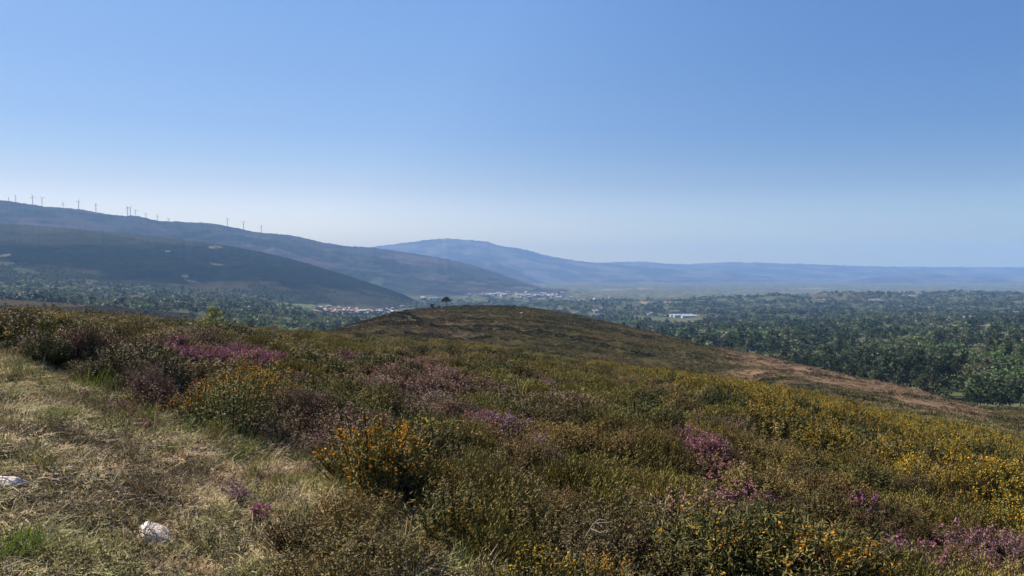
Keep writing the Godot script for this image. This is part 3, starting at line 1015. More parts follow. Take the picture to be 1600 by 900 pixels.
# ------------------------------------------------------------------ heath on the hill
func build_hill_cover() -> void:
	var mesh := []
	for i in 4:
		var b := MB.new()
		for k in 70:
			var a := rng.randf() * TAU
			var rr := sqrt(rng.randf())
			var p := Vector3(cos(a) * rr * 0.7, 0.45 * (1.0 - 0.6 * rr * rr) * rng.randf_range(0.3, 1.0), sin(a) * rr * 0.7)
			var dir := (rv() * 0.6 + Vector3(cos(a) * rr * 0.5, 0.9, sin(a) * rr * 0.5)).normalized()
			var t := rng.randf_range(0.75, 1.25)
			b.facing(p, dir, Vector3(cos(a) * rr, 0.9, sin(a) * rr) + rv() * 0.7, rng.randf_range(0.16, 0.30), 0.12, Color(t, t * rng.randf_range(0.94, 1.04), t * 0.95))
		mesh.append(b.mesh())
	var sc := []
	for i in 4: sc.append(Scatter.new())
	var track := []
	for q in [[618, 492], [645, 500], [665, 507], [690, 512], [740, 514], [800, 516], [850, 522], [900, 531], [960, 545], [1010, 557]]:
		var p := hit(q[0], q[1], 0.0, 130.0)
		track.append(Vector2(p.x, p.z))
	var d := 74.0
	while d < 470.0:
		var s := 0.42 + 0.0033 * d
		var x := -0.42 * d
		while x < 0.72 * d:
			var px := x + rng.randf_range(-0.5, 0.5) * s
			var pz := -d + rng.randf_range(-0.5, 0.5) * s
			x += s
			var t := hill_t(px, pz)
			if t > 1.12 or t < -0.2: continue
			var u := px / -pz
			var b := bare(px, pz)
			var n := n_val(px, pz, 11.0)
			if rng.randf() < b * 0.78: continue
			if n < -0.3 and rng.randf() < 0.6: continue
			var c := Color(0.118, 0.103, 0.038).lerp(Color(0.082, 0.077, 0.031), clampf(0.5 + 1.4 * n_val(px, pz, 17.0), 0, 1))
			c = c.lerp(Color(0.15, 0.105, 0.048), clampf(1.6 * n_val(px, pz + 200.0, 45.0), 0, 0.8))
			if u < -0.08: c = c.lerp(Color(0.165, 0.105, 0.07), 0.55)
			if b > 0.2: c = c.lerp(Color(0.25, 0.16, 0.105), 0.7)
			if u > 0.33 and t < 0.4: c = c.lerp(Color(0.17, 0.14, 0.055), 0.6)
			var k := rng.randf_range(0.7, 1.2) * (0.8 + s * 0.45)
			var hgt := rng.randf_range(0.35, 0.6) * (1.0 + 0.4 * n)
			if nz_hill.get_noise_2d(px * 0.55, pz * 2.6) > 0.30: hgt *= 2.0; c = c.lerp(Color(0.06, 0.06, 0.03), 0.6)
			var skip := false
			for i in track.size() - 1:
				var q := Vector2(px, pz).distance_to(Geometry2D.get_closest_point_to_segment(Vector2(px, pz), track[i], track[i + 1]))
				if q < 1.2: skip = true
				elif q < 2.9 and pz < -130.0: hgt = maxf(hgt, 1.15); c = Color(0.05, 0.054, 0.028)
			if skip: continue
			sc[rng.randi() % 4].add(Vector3(px, gh(px, pz) - 0.05, pz), rng.randf() * TAU, k, k * hgt, 0, 0, vary(c, 0.22))
		d += s
	var w := thing("hill_heath", Vector3.ZERO)
	tag(w, "low dark heath covering the domed hill in the middle distance", "heath", "", "stuff")
	for i in 4: multi("heath_tufts", sc[i], mesh[i], leaf_mat(Color.WHITE, 0.3), w)

# ------------------------------------------------------------------ heath in front
const FLOWER := {
	"magenta": Color(0.35, 0.11, 0.25), "pink": Color(0.36, 0.14, 0.20), "lilac": Color(0.27, 0.14, 0.25),
	"gold": Color(0.74, 0.45, 0.03), "thin": Color(0.64, 0.40, 0.035), "amber": Color(0.66, 0.30, 0.025), "dull": Color(0.24, 0.13, 0.15)}

func spot_at(x: float, z: float, wob: float) -> String:
	for s in spots:
		var dx: float = (x - s[0]) / s[2]
		if absf(dx) > 1.5: continue
		var dz: float = (z - s[1]) / s[3]
		if dx * dx + dz * dz < 1.0 + wob:
			return s[4]
	return ""

func hash2(i: int, j: int, k: int) -> float:
	var h := (i * 73856093) ^ (j * 19349663) ^ (k * 83492791)
	h = (h ^ (h >> 13)) * 1274126177
	return float((h ^ (h >> 16)) & 0xffff) / 65535.0

# the bush that grows at a spot: [how far out of it (1 = its rim), height factor, two numbers of its own]
func bush_at(x: float, z: float, cell: float) -> Array:
	var ci := int(floor(x / cell))
	var cj := int(floor(z / cell))
	var best := 9.0
	var bi := 0
	var bj := 0
	for i in range(ci - 1, ci + 2):
		for j in range(cj - 1, cj + 2):
			var dx := x - (i + 0.15 + 0.7 * hash2(i, j, 1)) * cell
			var dz := z - (j + 0.15 + 0.7 * hash2(i, j, 2)) * cell
			var q := sqrt(dx * dx + dz * dz) / (cell * (0.40 + 0.30 * hash2(i, j, 3)))
			if q < best:
				best = q; bi = i; bj = j
	return [best, 0.55 + 0.8 * hash2(bi, bj, 4), hash2(bi, bj, 5), hash2(bi, bj, 6)]

func where(p: Vector3) -> String:
	var u := p.x / -p.z
	var d := -p.z
	var spot_name := "on the open heath"
	if d < 16.0 and edge_dist(p.x, p.z) < 1.0: spot_name = "beside the mown grass"
	elif u < -0.3: spot_name = "on the left bank"
	elif u > 0.12 and d > 9.0: spot_name = "near the yellow gorse"
	var row := "at the bottom edge" if d < 5.0 else "near the bottom" if d < 6.2 else "low down" if d < 7.8 else "below half way" if d < 10.0 else "half way up" if d < 13.0 else "above half way" if d < 17.0 else "high up" if d < 23.0 else "under the brow" if d < 32.0 else "at the brow"
	var col: String = ["left edge", "far left", "left", "inner left", "left of centre", "centre", "right of centre", "inner right", "right", "far right", "right edge"][clampi(int((u + 0.65) / 1.3 * 11.0), 0, 10)]
	return "%s, %s, %s" % [spot_name, row, col]

func build_heath() -> void:
	var kinds := {}
	# four finely leaved variants of each for the nearest plants, then coarser ones
	kinds.heather_bush = []; kinds.flowering_heather = []; kinds.gorse_bush = []; kinds.broom_bush = []
	for i in 4:
		kinds.heather_bush.append(heather_clump(0.5, 0.31, 90, 30, 0.018, 0.0075, 0.0, 1.0, 0.4))
		kinds.flowering_heather.append(heather_clump(0.46, 0.30, 80, 20, 0.017, 0.0075, 0.8, 1.0, 0.4))
		kinds.gorse_bush.append(gorse_clump(0.6, 0.40, 70, 40, 6, 0.7))
		kinds.broom_bush.append(heather_clump(0.6, 0.36, 150, 20, 0.026, 0.0055, 0.0, 0.95, 0.15))
	for i in 4:
		kinds.heather_bush.append(heather_clump(0.5, 0.31, 64, 22, 0.026, 0.0125, 0.0, 1.0, 0.4))
		kinds.flowering_heather.append(heather_clump(0.46, 0.30, 56, 16, 0.024, 0.0115, 0.9, 1.0, 0.4))
		kinds.gorse_bush.append(gorse_clump(0.6, 0.40, 46, 26, 7, 1.0))
		kinds.broom_bush.append(heather_clump(0.6, 0.36, 110, 13, 0.036, 0.0085, 0.0, 0.95, 0.15))
	var list := {}
	for k in kinds: list[k] = []
	var straw := []
	var d := 1.1
	while d < 80.0:
		var s := 0.17 + 0.0060 * d
		var hw := 0.80 * d + 4.5
		var x := -hw
		while x < hw:
			var px := x + rng.randf_range(-0.6, 0.6) * s
			var pz := -d + rng.randf_range(-0.6, 0.6) * s
			x += s
			var e := edge_dist(px, pz) if d < 24.0 and px < 3.0 else 9.0
			var stray := false
			if px < 2.5 and d < 32.0 and in_verge(px, pz):
				if e > 0.9 or d > 9.0 or n_val(px + 30.0, pz, 1.9) < 0.1 - 0.1 * (1.0 - e): continue
				stray = true
			if e < 0.12 and not stray: continue
			var u := px / d
			var n1 := n_val(px, pz, 5.5)
			var n2 := n_val(px + 200.0, pz, 1.7)
			var n3 := n_val(px - 300.0, pz, 14.0)
			var sp := spot_at(px, pz, 0.7 * n2 + 0.3 * n1)
			var bush := bush_at(px, pz, 0.95 if d < 30.0 else 1.5)
			var out_q: float = bush[0]
			if out_q > 1.0 and rng.randf() < 0.72: continue
			var own: float = bush[2]
			var kind := "heather_bush"
			var col := Color(0.235, 0.170, 0.054).lerp(Color(0.108, 0.085, 0.036), clampf(bush[3] * 1.3 - 0.15 + 0.4 * n2, 0, 1))
			col = col.lerp(Color(0.215, 0.145, 0.105), clampf(1.5 * n_val(px, pz + 90.0, 7.0), 0.0, 0.75))
			col = col.lerp(Color(0.27, 0.20, 0.065), clampf((d - 12.0) / 26.0, 0.0, 1.0) * clampf(0.62 + 1.2 * n1, 0.1, 1.0))
			var fcol := Color(0, 0, 0, 0)
			var hk: float = (0.95 + 0.35 * n1) * float(bush[1]) * lerpf(1.25, 0.5, clampf(out_q * out_q, 0.0, 1.2))
			if u < -0.12 and e < 2.2: hk *= 1.35
			elif e < 1.2: hk *= 1.1
			var p_gorse := 0.16 + 0.5 * n1 + 0.3 * n3
			if sp == "" :
				if own < p_gorse:
					kind = "gorse_bush"
				elif own > 0.90 + 0.5 * n1 - 0.3 * maxf(u, 0.0):
					kind = "broom_bush"
				elif own > 0.5 and own < 0.55 and rng.randf() < 0.7:
					kind = "flowering_heather"
					fcol = FLOWER.dull if rng.randf() < 0.7 else FLOWER.lilac
			elif sp == "magenta" or sp == "pink" or sp == "lilac":
				if rng.randf() < (0.74 if sp == "magenta" else 0.55):
					kind = "flowering_heather"; fcol = FLOWER[sp]
					hk = clampf(hk, 1.05, 1.3)
			elif sp == "gold" or sp == "amber" or sp == "thin":
				if own < 0.85:
					kind = "gorse_bush"
					if rng.randf() < (0.3 if sp == "thin" else 1.1) * (0.4 + 0.6 * bush[3]): fcol = FLOWER[sp]
					hk = maxf(hk, 0.85) * 1.05
			elif sp == "broom":
				if own < 0.8: kind = "broom_bush"
				hk = maxf(hk, 0.8)
			elif sp == "rust":
				col = Color(0.24, 0.145, 0.105) if rng.randf() < 0.7 else col
			if stray: kind = "heather_bush"; fcol = Color(0, 0, 0, 0); hk *= 0.6
			if kind == "gorse_bush":
				col = Color(0.145, 0.132, 0.036).lerp(Color(0.066, 0.070, 0.027), clampf(0.5 + n3 + 0.8 * n2, 0, 1))
				if fcol.a > 0.0: col = col.lerp(Color(0.20, 0.17, 0.04), 0.5)
				elif rng.randf() < 0.06: fcol = FLOWER.thin
			elif kind == "broom_bush":
				col = Color(0.225, 0.185, 0.042).lerp(Color(0.165, 0.15, 0.04), rng.randf())
			elif kind == "flowering_heather":
				col = Color(0.13, 0.10, 0.06)
			# hollows stay open
			if sp == "" and n2 < -0.36 and rng.randf() < 0.6: continue
			var k := rng.randf_range(0.8, 1.25) * (0.88 + 0.010 * d)
			if rng.randf() < 0.22: k *= 1.5; hk = clampf(hk, 0.62, 0.95)
			else: hk *= 0.82
			hk = clampf(hk, 0.38, 1.5 if e > 2.0 else 1.8) * rng.randf_range(0.85, 1.15)
			if sp == "gold" and kind == "gorse_bush": hk *= 1.35
			hk = minf(hk, (1.5 if sp == "gold" else 1.12 if e > 1.2 or u > -0.1 else 1.75) / k)
			if rng.randf() < 0.006 and d > 2.5: straw.append(Vector3(px, gh(px, pz), pz))
			var rise: float = 0.19 * float(bush[1]) * maxf(0.0, 1.0 - out_q * out_q) * (1.0 if e > 0.6 else 0.4)
			list[kind].append([Vector3(px, gh(px, pz) - 0.03 + rise, pz), rng.randf() * TAU, k, k * hk, vary(col, 0.36), fcol if fcol.a == 0.0 else vary(fcol, 0.15), rng.randi() % 4 + (0 if d < 12.0 else 4), k / d if d > 3.6 and absf(u) < 0.67 else 0.0, rng.randf_range(-0.18, 0.18), rng.randf_range(-0.18, 0.18)])
		d += s
	var stem_col := Color(0.075, 0.05, 0.033)
	var stem_m := leaf_mat(stem_col.linear_to_srgb(), 0.0, 0.9)
	var white := leaf_mat(Color.WHITE, 0.3)
	var petal := leaf_mat(Color.WHITE, 0.7, 0.6)
	var word := {"heather_bush": "low heather bush", "flowering_heather": "flowering heather", "gorse_bush": "spiny gorse bush", "broom_bush": "feathery broom bush"}
	var most := {"heather_bush": 300, "flowering_heather": 260, "gorse_bush": 300, "broom_bush": 180}
	var cover := thing("heath_cover", Vector3.ZERO)
	tag(cover, "dense cover of heather, gorse and broom over the near slope", "heath", "", "stuff")
	var tint_mats := {}
	for kind in kinds:
		var all: Array = list[kind]
		all.sort_custom(func(p, q): return p[7] > q[7])
		var var_n: int = kinds[kind].size()
		var lf := []; var sm := []; var fl := []
		for i in var_n:
			lf.append(Scatter.new()); sm.append(Scatter.new()); fl.append(Scatter.new())
		for j in all.size():
			var e: Array = all[j]
			var parts: Array = kinds[kind][e[6]]
			var col: Color = e[4]
			var fcol: Color = e[5]
			if j < most[kind] and e[7] > 0.0:
				var t := thing(kind, e[0], e[1])
				t.transform.basis = Basis(Vector3(cos(e[1]) * e[2], 0, -sin(e[1]) * e[2]), Vector3(0, e[3], 0), Vector3(sin(e[1]) * e[2], 0, cos(e[1]) * e[2]))
				var tone := "%d_%d_%d" % [int(col.r / 0.012), int(col.g / 0.012), int(col.b / 0.012)]
				if not tint_mats.has(tone): tint_mats[tone] = leaf_mat(col.linear_to_srgb(), 0.3)
				part("foliage", parts[0], tint_mats[tone], t)
				part("stems", parts[1], stem_m, t).set_meta("kind", "stuff")
				var bloom := ""
				if fcol.a > 0.0 and parts[2]:
					var ft := "f%d_%d_%d" % [int(fcol.r / 0.04), int(fcol.g / 0.04), int(fcol.b / 0.04)]
					if not tint_mats.has(ft): tint_mats[ft] = leaf_mat(fcol.linear_to_srgb(), 0.7, 0.6)
					part("flowers", parts[2], tint_mats[ft], t)
					bloom = "yellow flowering " if kind == "gorse_bush" and fcol.g > 0.34 else "amber flowering " if kind == "gorse_bush" else "magenta " if fcol.r > 0.33 and fcol.g < 0.11 else "pink " if fcol.r > 0.36 else "pale lilac " if fcol.b > 0.25 else "faded brownish pink "
				var look := "olive green " if col.g > col.r * 0.93 else "brownish "
				if kind == "gorse_bush" or kind == "flowering_heather": look = "dark green " if bloom == "" else bloom
				elif kind == "broom_bush": look = "yellowish green "
				var size := "small " if e[3] * e[2] < 0.75 else "large " if e[3] * e[2] > 1.3 else ""
				var l: String = size + look + word[kind] + " " + where(e[0])
				if l.split(" ").size() > 16: l = size + look + word[kind].replace("spiny ", "").replace("feathery ", "") + " " + where(e[0])
				tag(t, l, "bush" if kind != "flowering_heather" else "heather", l)
			else:
				lf[e[6]].add(e[0], e[1], e[2], e[3], e[8], e[9], col)
				sm[e[6]].add(e[0], e[1], e[2], e[3], e[8], e[9], stem_col)
				if fcol.a > 0.0: fl[e[6]].add(e[0], e[1], e[2], e[3], e[8], e[9], fcol)
		for i in var_n:
			multi(kind + "_foliage", lf[i], kinds[kind][i][0], white, cover)
			multi(kind + "_stems", sm[i], kinds[kind][i][1], white, cover)
			if kinds[kind][i][2]: multi(kind + "_flowers", fl[i], kinds[kind][i][2], petal, cover)
		print(kind, " ", all.size())
	# stray dry grass standing among the bushes
	var g := thing("dry_grass", Vector3.ZERO)
	tag(g, "thin dry grass stalks standing among the heath bushes", "grass", "", "stuff")
	for i in 2:
		var b := blades(16, 0.25, 0.35, 0.75, 0.005, 0.12, 0.5)
		var s := Scatter.new()
		for p in straw:
			if rng.randi() % 2 == i: s.add(p, rng.randf() * TAU, rng.randf_range(0.7, 1.3), rng.randf_range(0.6, 1.15), 0, 0, vary(Color(0.26, 0.205, 0.10), 0.3))
		multi("stalks", s, b, white, g)

func build_verge() -> void:
	var white := leaf_mat(Color.WHITE, 0.5, 0.75)
	var root := thing("mown_grass", Vector3.ZERO)
	tag(root, "dry mown grass of the verge at the lower left", "grass", "", "stuff")
	var flat := []; var tuft := []; var twig := []
	for i in 5: flat.append([blades(95, 0.34, 0.05, 0.16, 0.0048, 0.85, 0.5), Scatter.new()])
	for i in 3: tuft.append([blades(60, 0.22, 0.07, 0.20, 0.0060, 0.25, 0.9), Scatter.new()])
	for i in 3: twig.append([heather_clump(0.32, 0.12, 30, 10, 0.020, 0.006, 0.0, 1.5, 0.5), Scatter.new()])
	var d := 0.8
	while d < 24.0:
		var s := 0.085 + 0.0085 * d
		var x := -0.82 * d - 5.5
		while x < 1.6:
			var px := x + rng.randf_range(-0.6, 0.6) * s
			var pz := -d + rng.randf_range(-0.6, 0.6) * s
			x += s
			var inside := in_verge(px, pz)
			var e := edge_dist(px, pz)
			if not inside and e > 0.35: continue
			var y := gh(px, pz)
			if inside: y += 0.10 * exp(-pow((e - 0.45) / 0.3, 2.0)) * clampf(0.5 + nz_bump.get_noise_2d(px * 2.0 + 40.0, pz * 2.0), 0.0, 1.0) + 0.03 * nz_small.get_noise_2d(px * 1.7, pz * 1.7)
			var n := n_val(px + 50.0, pz, 1.6)
			var n2 := n_val(px, pz + 77.0, 4.0)
			var sp := spot_at(px, pz, 0.5 * n)
			if sp == "twig": n = -0.5
			var p := Vector3(px, y, pz)
			var k := rng.randf_range(0.75, 1.3)
			var green := clampf(0.28 + 1.2 * n + 0.6 * n2 + (0.45 if e < 0.9 and e > 0.2 else 0.0) * n2, 0.0, 1.0)
			var c := Color(0.55, 0.43, 0.28).lerp(Color(0.28, 0.275, 0.105), green * rng.randf_range(0.4, 1.0))
			if sp == "soil":
				if rng.randf() < 0.55: continue
				c = Color(0.34, 0.21, 0.13)
			elif sp == "reddish": c = c.lerp(Color(0.36, 0.19, 0.13), 0.65)
			if n < -0.25: c = c.lerp(Color(0.16, 0.115, 0.08), 0.7)
			var f: Array = flat[rng.randi() % 5]
			f[1].add(p, rng.randf() * TAU, k, k * rng.randf_range(0.6, 1.5), rng.randf_range(-0.2, 0.2), rng.randf_range(-0.2, 0.2), vary(c, 0.25))
			if rng.randf() < 0.10 + 0.35 * maxf(n, 0.0) + (0.10 if e < 0.7 else 0.0):
				var t: Array = tuft[rng.randi() % 3]
				t[1].add(p, rng.randf() * TAU, k, k * rng.randf_range(0.5, 1.1) * (1.3 if e < 0.6 else 0.8), 0, 0, vary(Color(0.15, 0.185, 0.05).lerp(Color(0.32, 0.26, 0.12), rng.randf() * 0.8), 0.2))
			if (n < -0.08 and rng.randf() < 0.7) or rng.randf() < 0.10:
				var t: Array = twig[rng.randi() % 3]
				t[1].add(p, rng.randf() * TAU, k, k * rng.randf_range(0.6, 1.4), 0, 0, vary(Color(0.115, 0.08, 0.055).lerp(Color(0.085, 0.085, 0.035), rng.randf()), 0.25))
		d += s
	for f in flat: multi("straw", f[1], f[0], white, root)
	for f in tuft: multi("green_blades", f[1], f[0], white, root)
	for f in twig: multi("cut_twigs", f[1], f[0][0], white, root)

# ------------------------------------------------------------------ villages
func house_mesh(w: float, l: float, h: float, pitch: float) -> Array:
	var b := MB.new()
	b.box(Vector3(-w / 2, -1.5, -l / 2), Vector3(w / 2, h, l / 2), Color(1, 1, 1))
	b.tri(Vector3(-w / 2, h, l / 2), Vector3(0, h + pitch, l / 2), Vector3(w / 2, h, l / 2), Color(1, 1, 1))
	b.tri(Vector3(-w / 2, h, -l / 2), Vector3(w / 2, h, -l / 2), Vector3(0, h + pitch, -l / 2), Color(1, 1, 1))
	var r := MB.new()
	var o := 0.45
	for s in [-1.0, 1.0]:
		var e := Vector3(s * (w / 2 + o), h - 0.15, 0)
		var t := Vector3(0, h + pitch + 0.12, 0)
		var lz := Vector3(0, 0, l / 2 + o)
		r.quad(e - lz, e + lz, t + lz, t - lz, Color(1, 1, 1))
		var dn := Vector3(0, -0.22, 0)
		r.quad(e - lz + dn, t - lz + dn, t + lz + dn, e + lz + dn, Color(1, 1, 1))
		r.quad(e - lz, e - lz + dn, e + lz + dn, e + lz, Color(1, 1, 1))
	var g := MB.new()
	for s in [-1.0, 1.0]:
		var n := maxi(2, int(l / 3.5))
		for i in n:
			var z := -l / 2 + l * (i + 0.5) / n
			g.box(Vector3(s * w / 2 - 0.05, 1.0, z - 0.55), Vector3(s * w / 2 + 0.05, 2.3, z + 0.55), Color(1, 1, 1))
	return [b.mesh(), r.mesh(), g.mesh()]

func plain(c: Color, rough := 0.85) -> StandardMaterial3D:
	var m := StandardMaterial3D.new()
	m.albedo_color = c.linear_to_srgb()
	m.roughness = rough
	return m

func build_settlements() -> void:
	var walls := [plain(Color(0.34, 0.32, 0.30)), plain(Color(0.32, 0.27, 0.22)), plain(Color(0.28, 0.28, 0.29)), plain(Color(0.3, 0.28, 0.25))]
	var roofs := [plain(Color(0.36, 0.15, 0.09)), plain(Color(0.42, 0.22, 0.15)), plain(Color(0.2, 0.19, 0.19)), plain(Color(0.38, 0.37, 0.36))]
	var glass := plain(Color(0.05, 0.06, 0.07), 0.2)
	var small := [house_mesh(9, 12, 5.5, 2.2), house_mesh(10, 15, 6, 2.4), house_mesh(8, 10, 4, 2.0)]
	var block := [house_mesh(14, 24, 10, 2.5), house_mesh(20, 40, 8, 2.0), house_mesh(16, 18, 13, 2.5)]
	var wn := ["white", "cream", "pale grey", "stone"]
	var rn := ["red tiled", "orange tiled", "slate", "pale"]
	# [centre px, py, half width, half height, count, red share, block share, label, group]
	for v in [[530, 487, 40, 5.5, 56, 0.75, 0.08, "in the village left of the hill", "houses of the village left of the hill"],
		[592, 489, 34, 4.5, 34, 0.25, 0.15, "in the village's grey end left of the hill", "houses of the village left of the hill"],
		[775, 461, 52, 5.0, 62, 0.15, 0.55, "in the town behind the hill top", "houses of the town behind the hill"],
		[850, 463, 44, 4.5, 40, 0.12, 0.6, "in the town right of the lone pine", "houses of the town behind the hill"],
		[672, 468, 26, 3.0, 9, 0.3, 0.2, "among trees between village and town", "houses between village and town"],
		[935, 468, 30, 3.0, 12, 0.3, 0.2, "among woods at the town's right end", "houses at the town's right end"],
		[930, 488, 10, 2.0, 5, 0.2, 0.3, "behind the hill's right slope", "houses behind the hill's right slope"]]:
		for i in v[4]:
			var px: float = v[0] + rng.randfn(0.0, 0.5) * v[2]
			var py: float = v[1] + rng.randfn(0.0, 0.5) * v[3]
			var p := vhit(px, py, 1500.0)
			var big: bool = rng.randf() < v[6]
			var red: bool = rng.randf() < v[5]
			var wi := rng.randi() % 4
			var ri := (rng.randi() % 2) if red else 2 + rng.randi() % 2
			var ms: Array = (block if big else small)[rng.randi() % 3]
			var t := thing("apartment_block" if big else "house", p, rng.randf() * TAU)
			part("wall", ms[0], walls[wi], t)
			part("roof", ms[1], roofs[ri], t)
			part("windows", ms[2], glass, t).set_meta("kind", "stuff")
			var l := "%s %s, %s roof, %s" % [wn[wi], "block" if big else "house", rn[ri], v[7]]
			tag(t, l, "building" if big else "house", l)
	# long white greenhouses on the valley floor
	var shed := house_mesh(12, 40, 4.5, 2.6)
	var film := plain(Color(0.36, 0.38, 0.40), 0.5)
	for i in 14:
		var px := 994.0 + 86.0 * (i + 0.5) / 14.0
		var py := 491.0 + 5.0 * (i / 14.0) + rng.randf_range(-0.8, 0.8)
		var t := thing("greenhouse", vhit(px, py, 1500.0), PI / 2 + 0.12 + rng.randf_range(-0.06, 0.06))
		part("wall", shed[0], film, t)
		part("roof", shed[1], film, t)
		tag(t, "long low white greenhouse, %s from the left in the row beyond the hill" % ["first", "second", "third", "fourth", "fifth", "sixth", "seventh", "eighth", "ninth", "tenth", "eleventh", "twelfth", "thirteenth", "last"][i], "greenhouse", "row of white greenhouses")
	# single buildings
	for s in [[338, 386.5, "pale building in a clearing high on the left mountain", 1], [263, 394, "small white building halfway up the left mountain", 0], [1372, 568, "small white hut in the trees behind the row of pines", 0], [1168, 463.5, "long white hall at the foot of the far plain", 0], [1510, 501, "pale building in the fields on the far right", 0], [628, 481, "white house right of the village near the hill's left slope", 0]]:
		var ms: Array = small[2] if s[0] == 1372 else small[1] if s[0] == 628 else block[1]
		var t := thing("building", lhit(s[0], s[1], 520.0 if s[0] == 1372 else 1400.0), rng.randf() * TAU if s[0] != 1168 else PI / 2)
		if s[0] == 338 or s[0] == 263: t.scale = Vector3.ONE * 0.5
		part("wall", ms[0], walls[0], t)
		part("roof", ms[1], roofs[3 if s[3] == 0 else 1], t)
		part("windows", ms[2], glass, t).set_meta("kind", "stuff")
		tag(t, s[2], "building")

func build_turbines() -> void:
	var grey := plain(Color(0.42, 0.43, 0.45), 0.5)
	var tower := MB.new()
	tower.tube([Vector3(0, -3, 0), Vector3(0, 30, 0), Vector3(0, 60, 0)], [2.6, 2.2, 1.6], 10, Color(1, 1, 1))
	var nac := MB.new()
	nac.box(Vector3(-2.0, 59.6, -2.5), Vector3(2.0, 63.6, 7.0), Color(1, 1, 1))
	var hub := MB.new()
	hub.tube([Vector3(0, 61.6, -2.4), Vector3(0, 61.6, -4.4), Vector3(0, 61.6, -5.6)], [1.9, 1.6, 0.4], 8, Color(1, 1, 1))
	var bl := MB.new()
	bl.tube([Vector3(0, 1, 0), Vector3(0, 3, 0)], [0.9, 0.9], 6, Color(1, 1, 1))
	for q in [[3.0, 11.0, 2.6, 2.2], [11.0, 29.0, 2.2, 0.9]]:
		bl.quad(Vector3(-0.9, q[0], 0.25), Vector3(q[2] * 1.15 - 0.9, q[0], -0.1), Vector3(q[3] * 1.15 - 0.9, q[1], -0.1), Vector3(-0.9, q[1], 0.2), Color(1, 1, 1))
		bl.quad(Vector3(-0.9, q[0], -0.3), Vector3(-0.9, q[1], -0.2), Vector3(q[3] * 1.15 - 0.9, q[1], -0.14), Vector3(q[2] * 1.15 - 0.9, q[0], -0.14), Color(1, 1, 1))
	var tm := tower.mesh(); var nm := nac.mesh(); var hm := hub.mesh(); var bm := bl.mesh()
	# [px, crest y, tower height in px, turn, label]
	var n := 0
	for q in [[52.5, 12.5, 0.3, 0.2, "wind turbine on the ridge next right of the two masts"], [67, 12, -0.2, 0.9, "wind turbine on the ridge, right one of the close pair beside the masts"],
		[100, 7, 0.1, 0.3, "small faint wind turbine just behind the ridge, left of the first gap"], [124, 12, 0.0, 1.57, "wind turbine on the ridge with level blades like a letter T"], [151, 12.5, 1.5, 0.0, "wind turbine seen edge on, alone before the ridge dips"],
		[200.5, 13, 0.5, 0.4, "left turbine of the close pair on the ridge's rounded shoulder"], [204.5, 12, 0.1, 1.3, "right turbine of the close pair on the ridge's rounded shoulder"], [213, 8.5, -0.1, 0.6, "short wind turbine just right of the close pair on the shoulder"],
		[229, 6, 0.3, 1.0, "small wind turbine on the slope falling right of the shoulder"], [247, 7.5, 0.2, 0.3, "small wind turbine at the foot of the shoulder"], [264, 4, 0.0, 0.8, "tiny wind turbine peeping over the level part of the ridge"],
		[356, 11, 0.2, 0.5, "wind turbine left in the group of three on the ridge's right part"], [381, 11, -0.1, 1.2, "wind turbine in the middle of the group of three on the ridge's right part"], [409, 10.5, 1.0, 0.15, "wind turbine right in the group of three on the ridge's right part"]]:
		var f := ui((q[0] - 800.0) / F)
		var dist := at(back_ridge.cd, f) + (0.0 if q[1] > 9.0 else 250.0)
		var x: float = (q[0] - 800.0) / F * dist
		var y := rh(back_ridge, x, -dist)
		var k: float = q[1] * dist / F / 62.0
		if dist > at(back_ridge.cd, f): k = maxf(k, 0.8); y = EYE - (at(back_ridge.cy, f) - HZ) / F * dist + q[1] * dist / F - 62.0 * k
		var t := thing("wind_turbine", Vector3(x, y, -dist), atan2(x, dist) * -1.0 + PI + q[2])
		t.rotation.y = -atan2(x, dist) + q[2]
		t.scale = Vector3(k, k, k)
		part("tower", tm, grey, t)
		part("nacelle", nm, grey, t)
		part("hub", hm, grey, t)
		for i in 3:
			var b := part("blade", bm, grey, t)
			b.position = Vector3(0, 61.6, -4.2)
			b.rotation.z = q[3] + TAU * i / 3.0
			b.scale = Vector3.ONE * 0.95
		tag(t, q[4], "wind turbine", "wind turbines along the mountain ridge")
		n += 1
	# two masts at the left end
	for q in [[15, 7.0, "short thin mast at the far left end of the mountain ridge"], [26, 11.0, "tall pale lattice mast on the left end of the mountain ridge"]]:
		var f := ui((q[0] - 800.0) / F)
		var dist := at(back_ridge.cd, f)
		var x: float = (q[0] - 800.0) / F * dist
		var h: float = q[1] * dist / F
		var leg := MB.new()
		var w := 3.2
		for cx in [-1, 1]:
			for cz in [-1, 1]:
				leg.tube([Vector3(cx * w, -3, cz * w), Vector3(cx * 0.6, h, cz * 0.6)], [0.45, 0.35], 4, Color(1, 1, 1))
		var brace := MB.new()
		for i in 7:
			var y0 := h * i / 7.0
			var a := lerpf(w, 0.6, i / 7.0); var b := lerpf(w, 0.6, (i + 1) / 7.0)
			for s in [-1, 1]:
				brace.tube([Vector3(-a, y0, s * a), Vector3(b, h * (i + 1) / 7.0, s * b)], [0.22, 0.22], 4, Color(1, 1, 1))
				brace.tube([Vector3(s * a, y0, a), Vector3(s * b, h * (i + 1) / 7.0, -b)], [0.22, 0.22], 4, Color(1, 1, 1))
		var t := thing("mast", Vector3(x, rh(back_ridge, x, -dist), -dist))
		part("mast_legs", leg.mesh(), grey, t)
		part("braces", brace.mesh(), grey, t)
		tag(t, q[2], "mast")

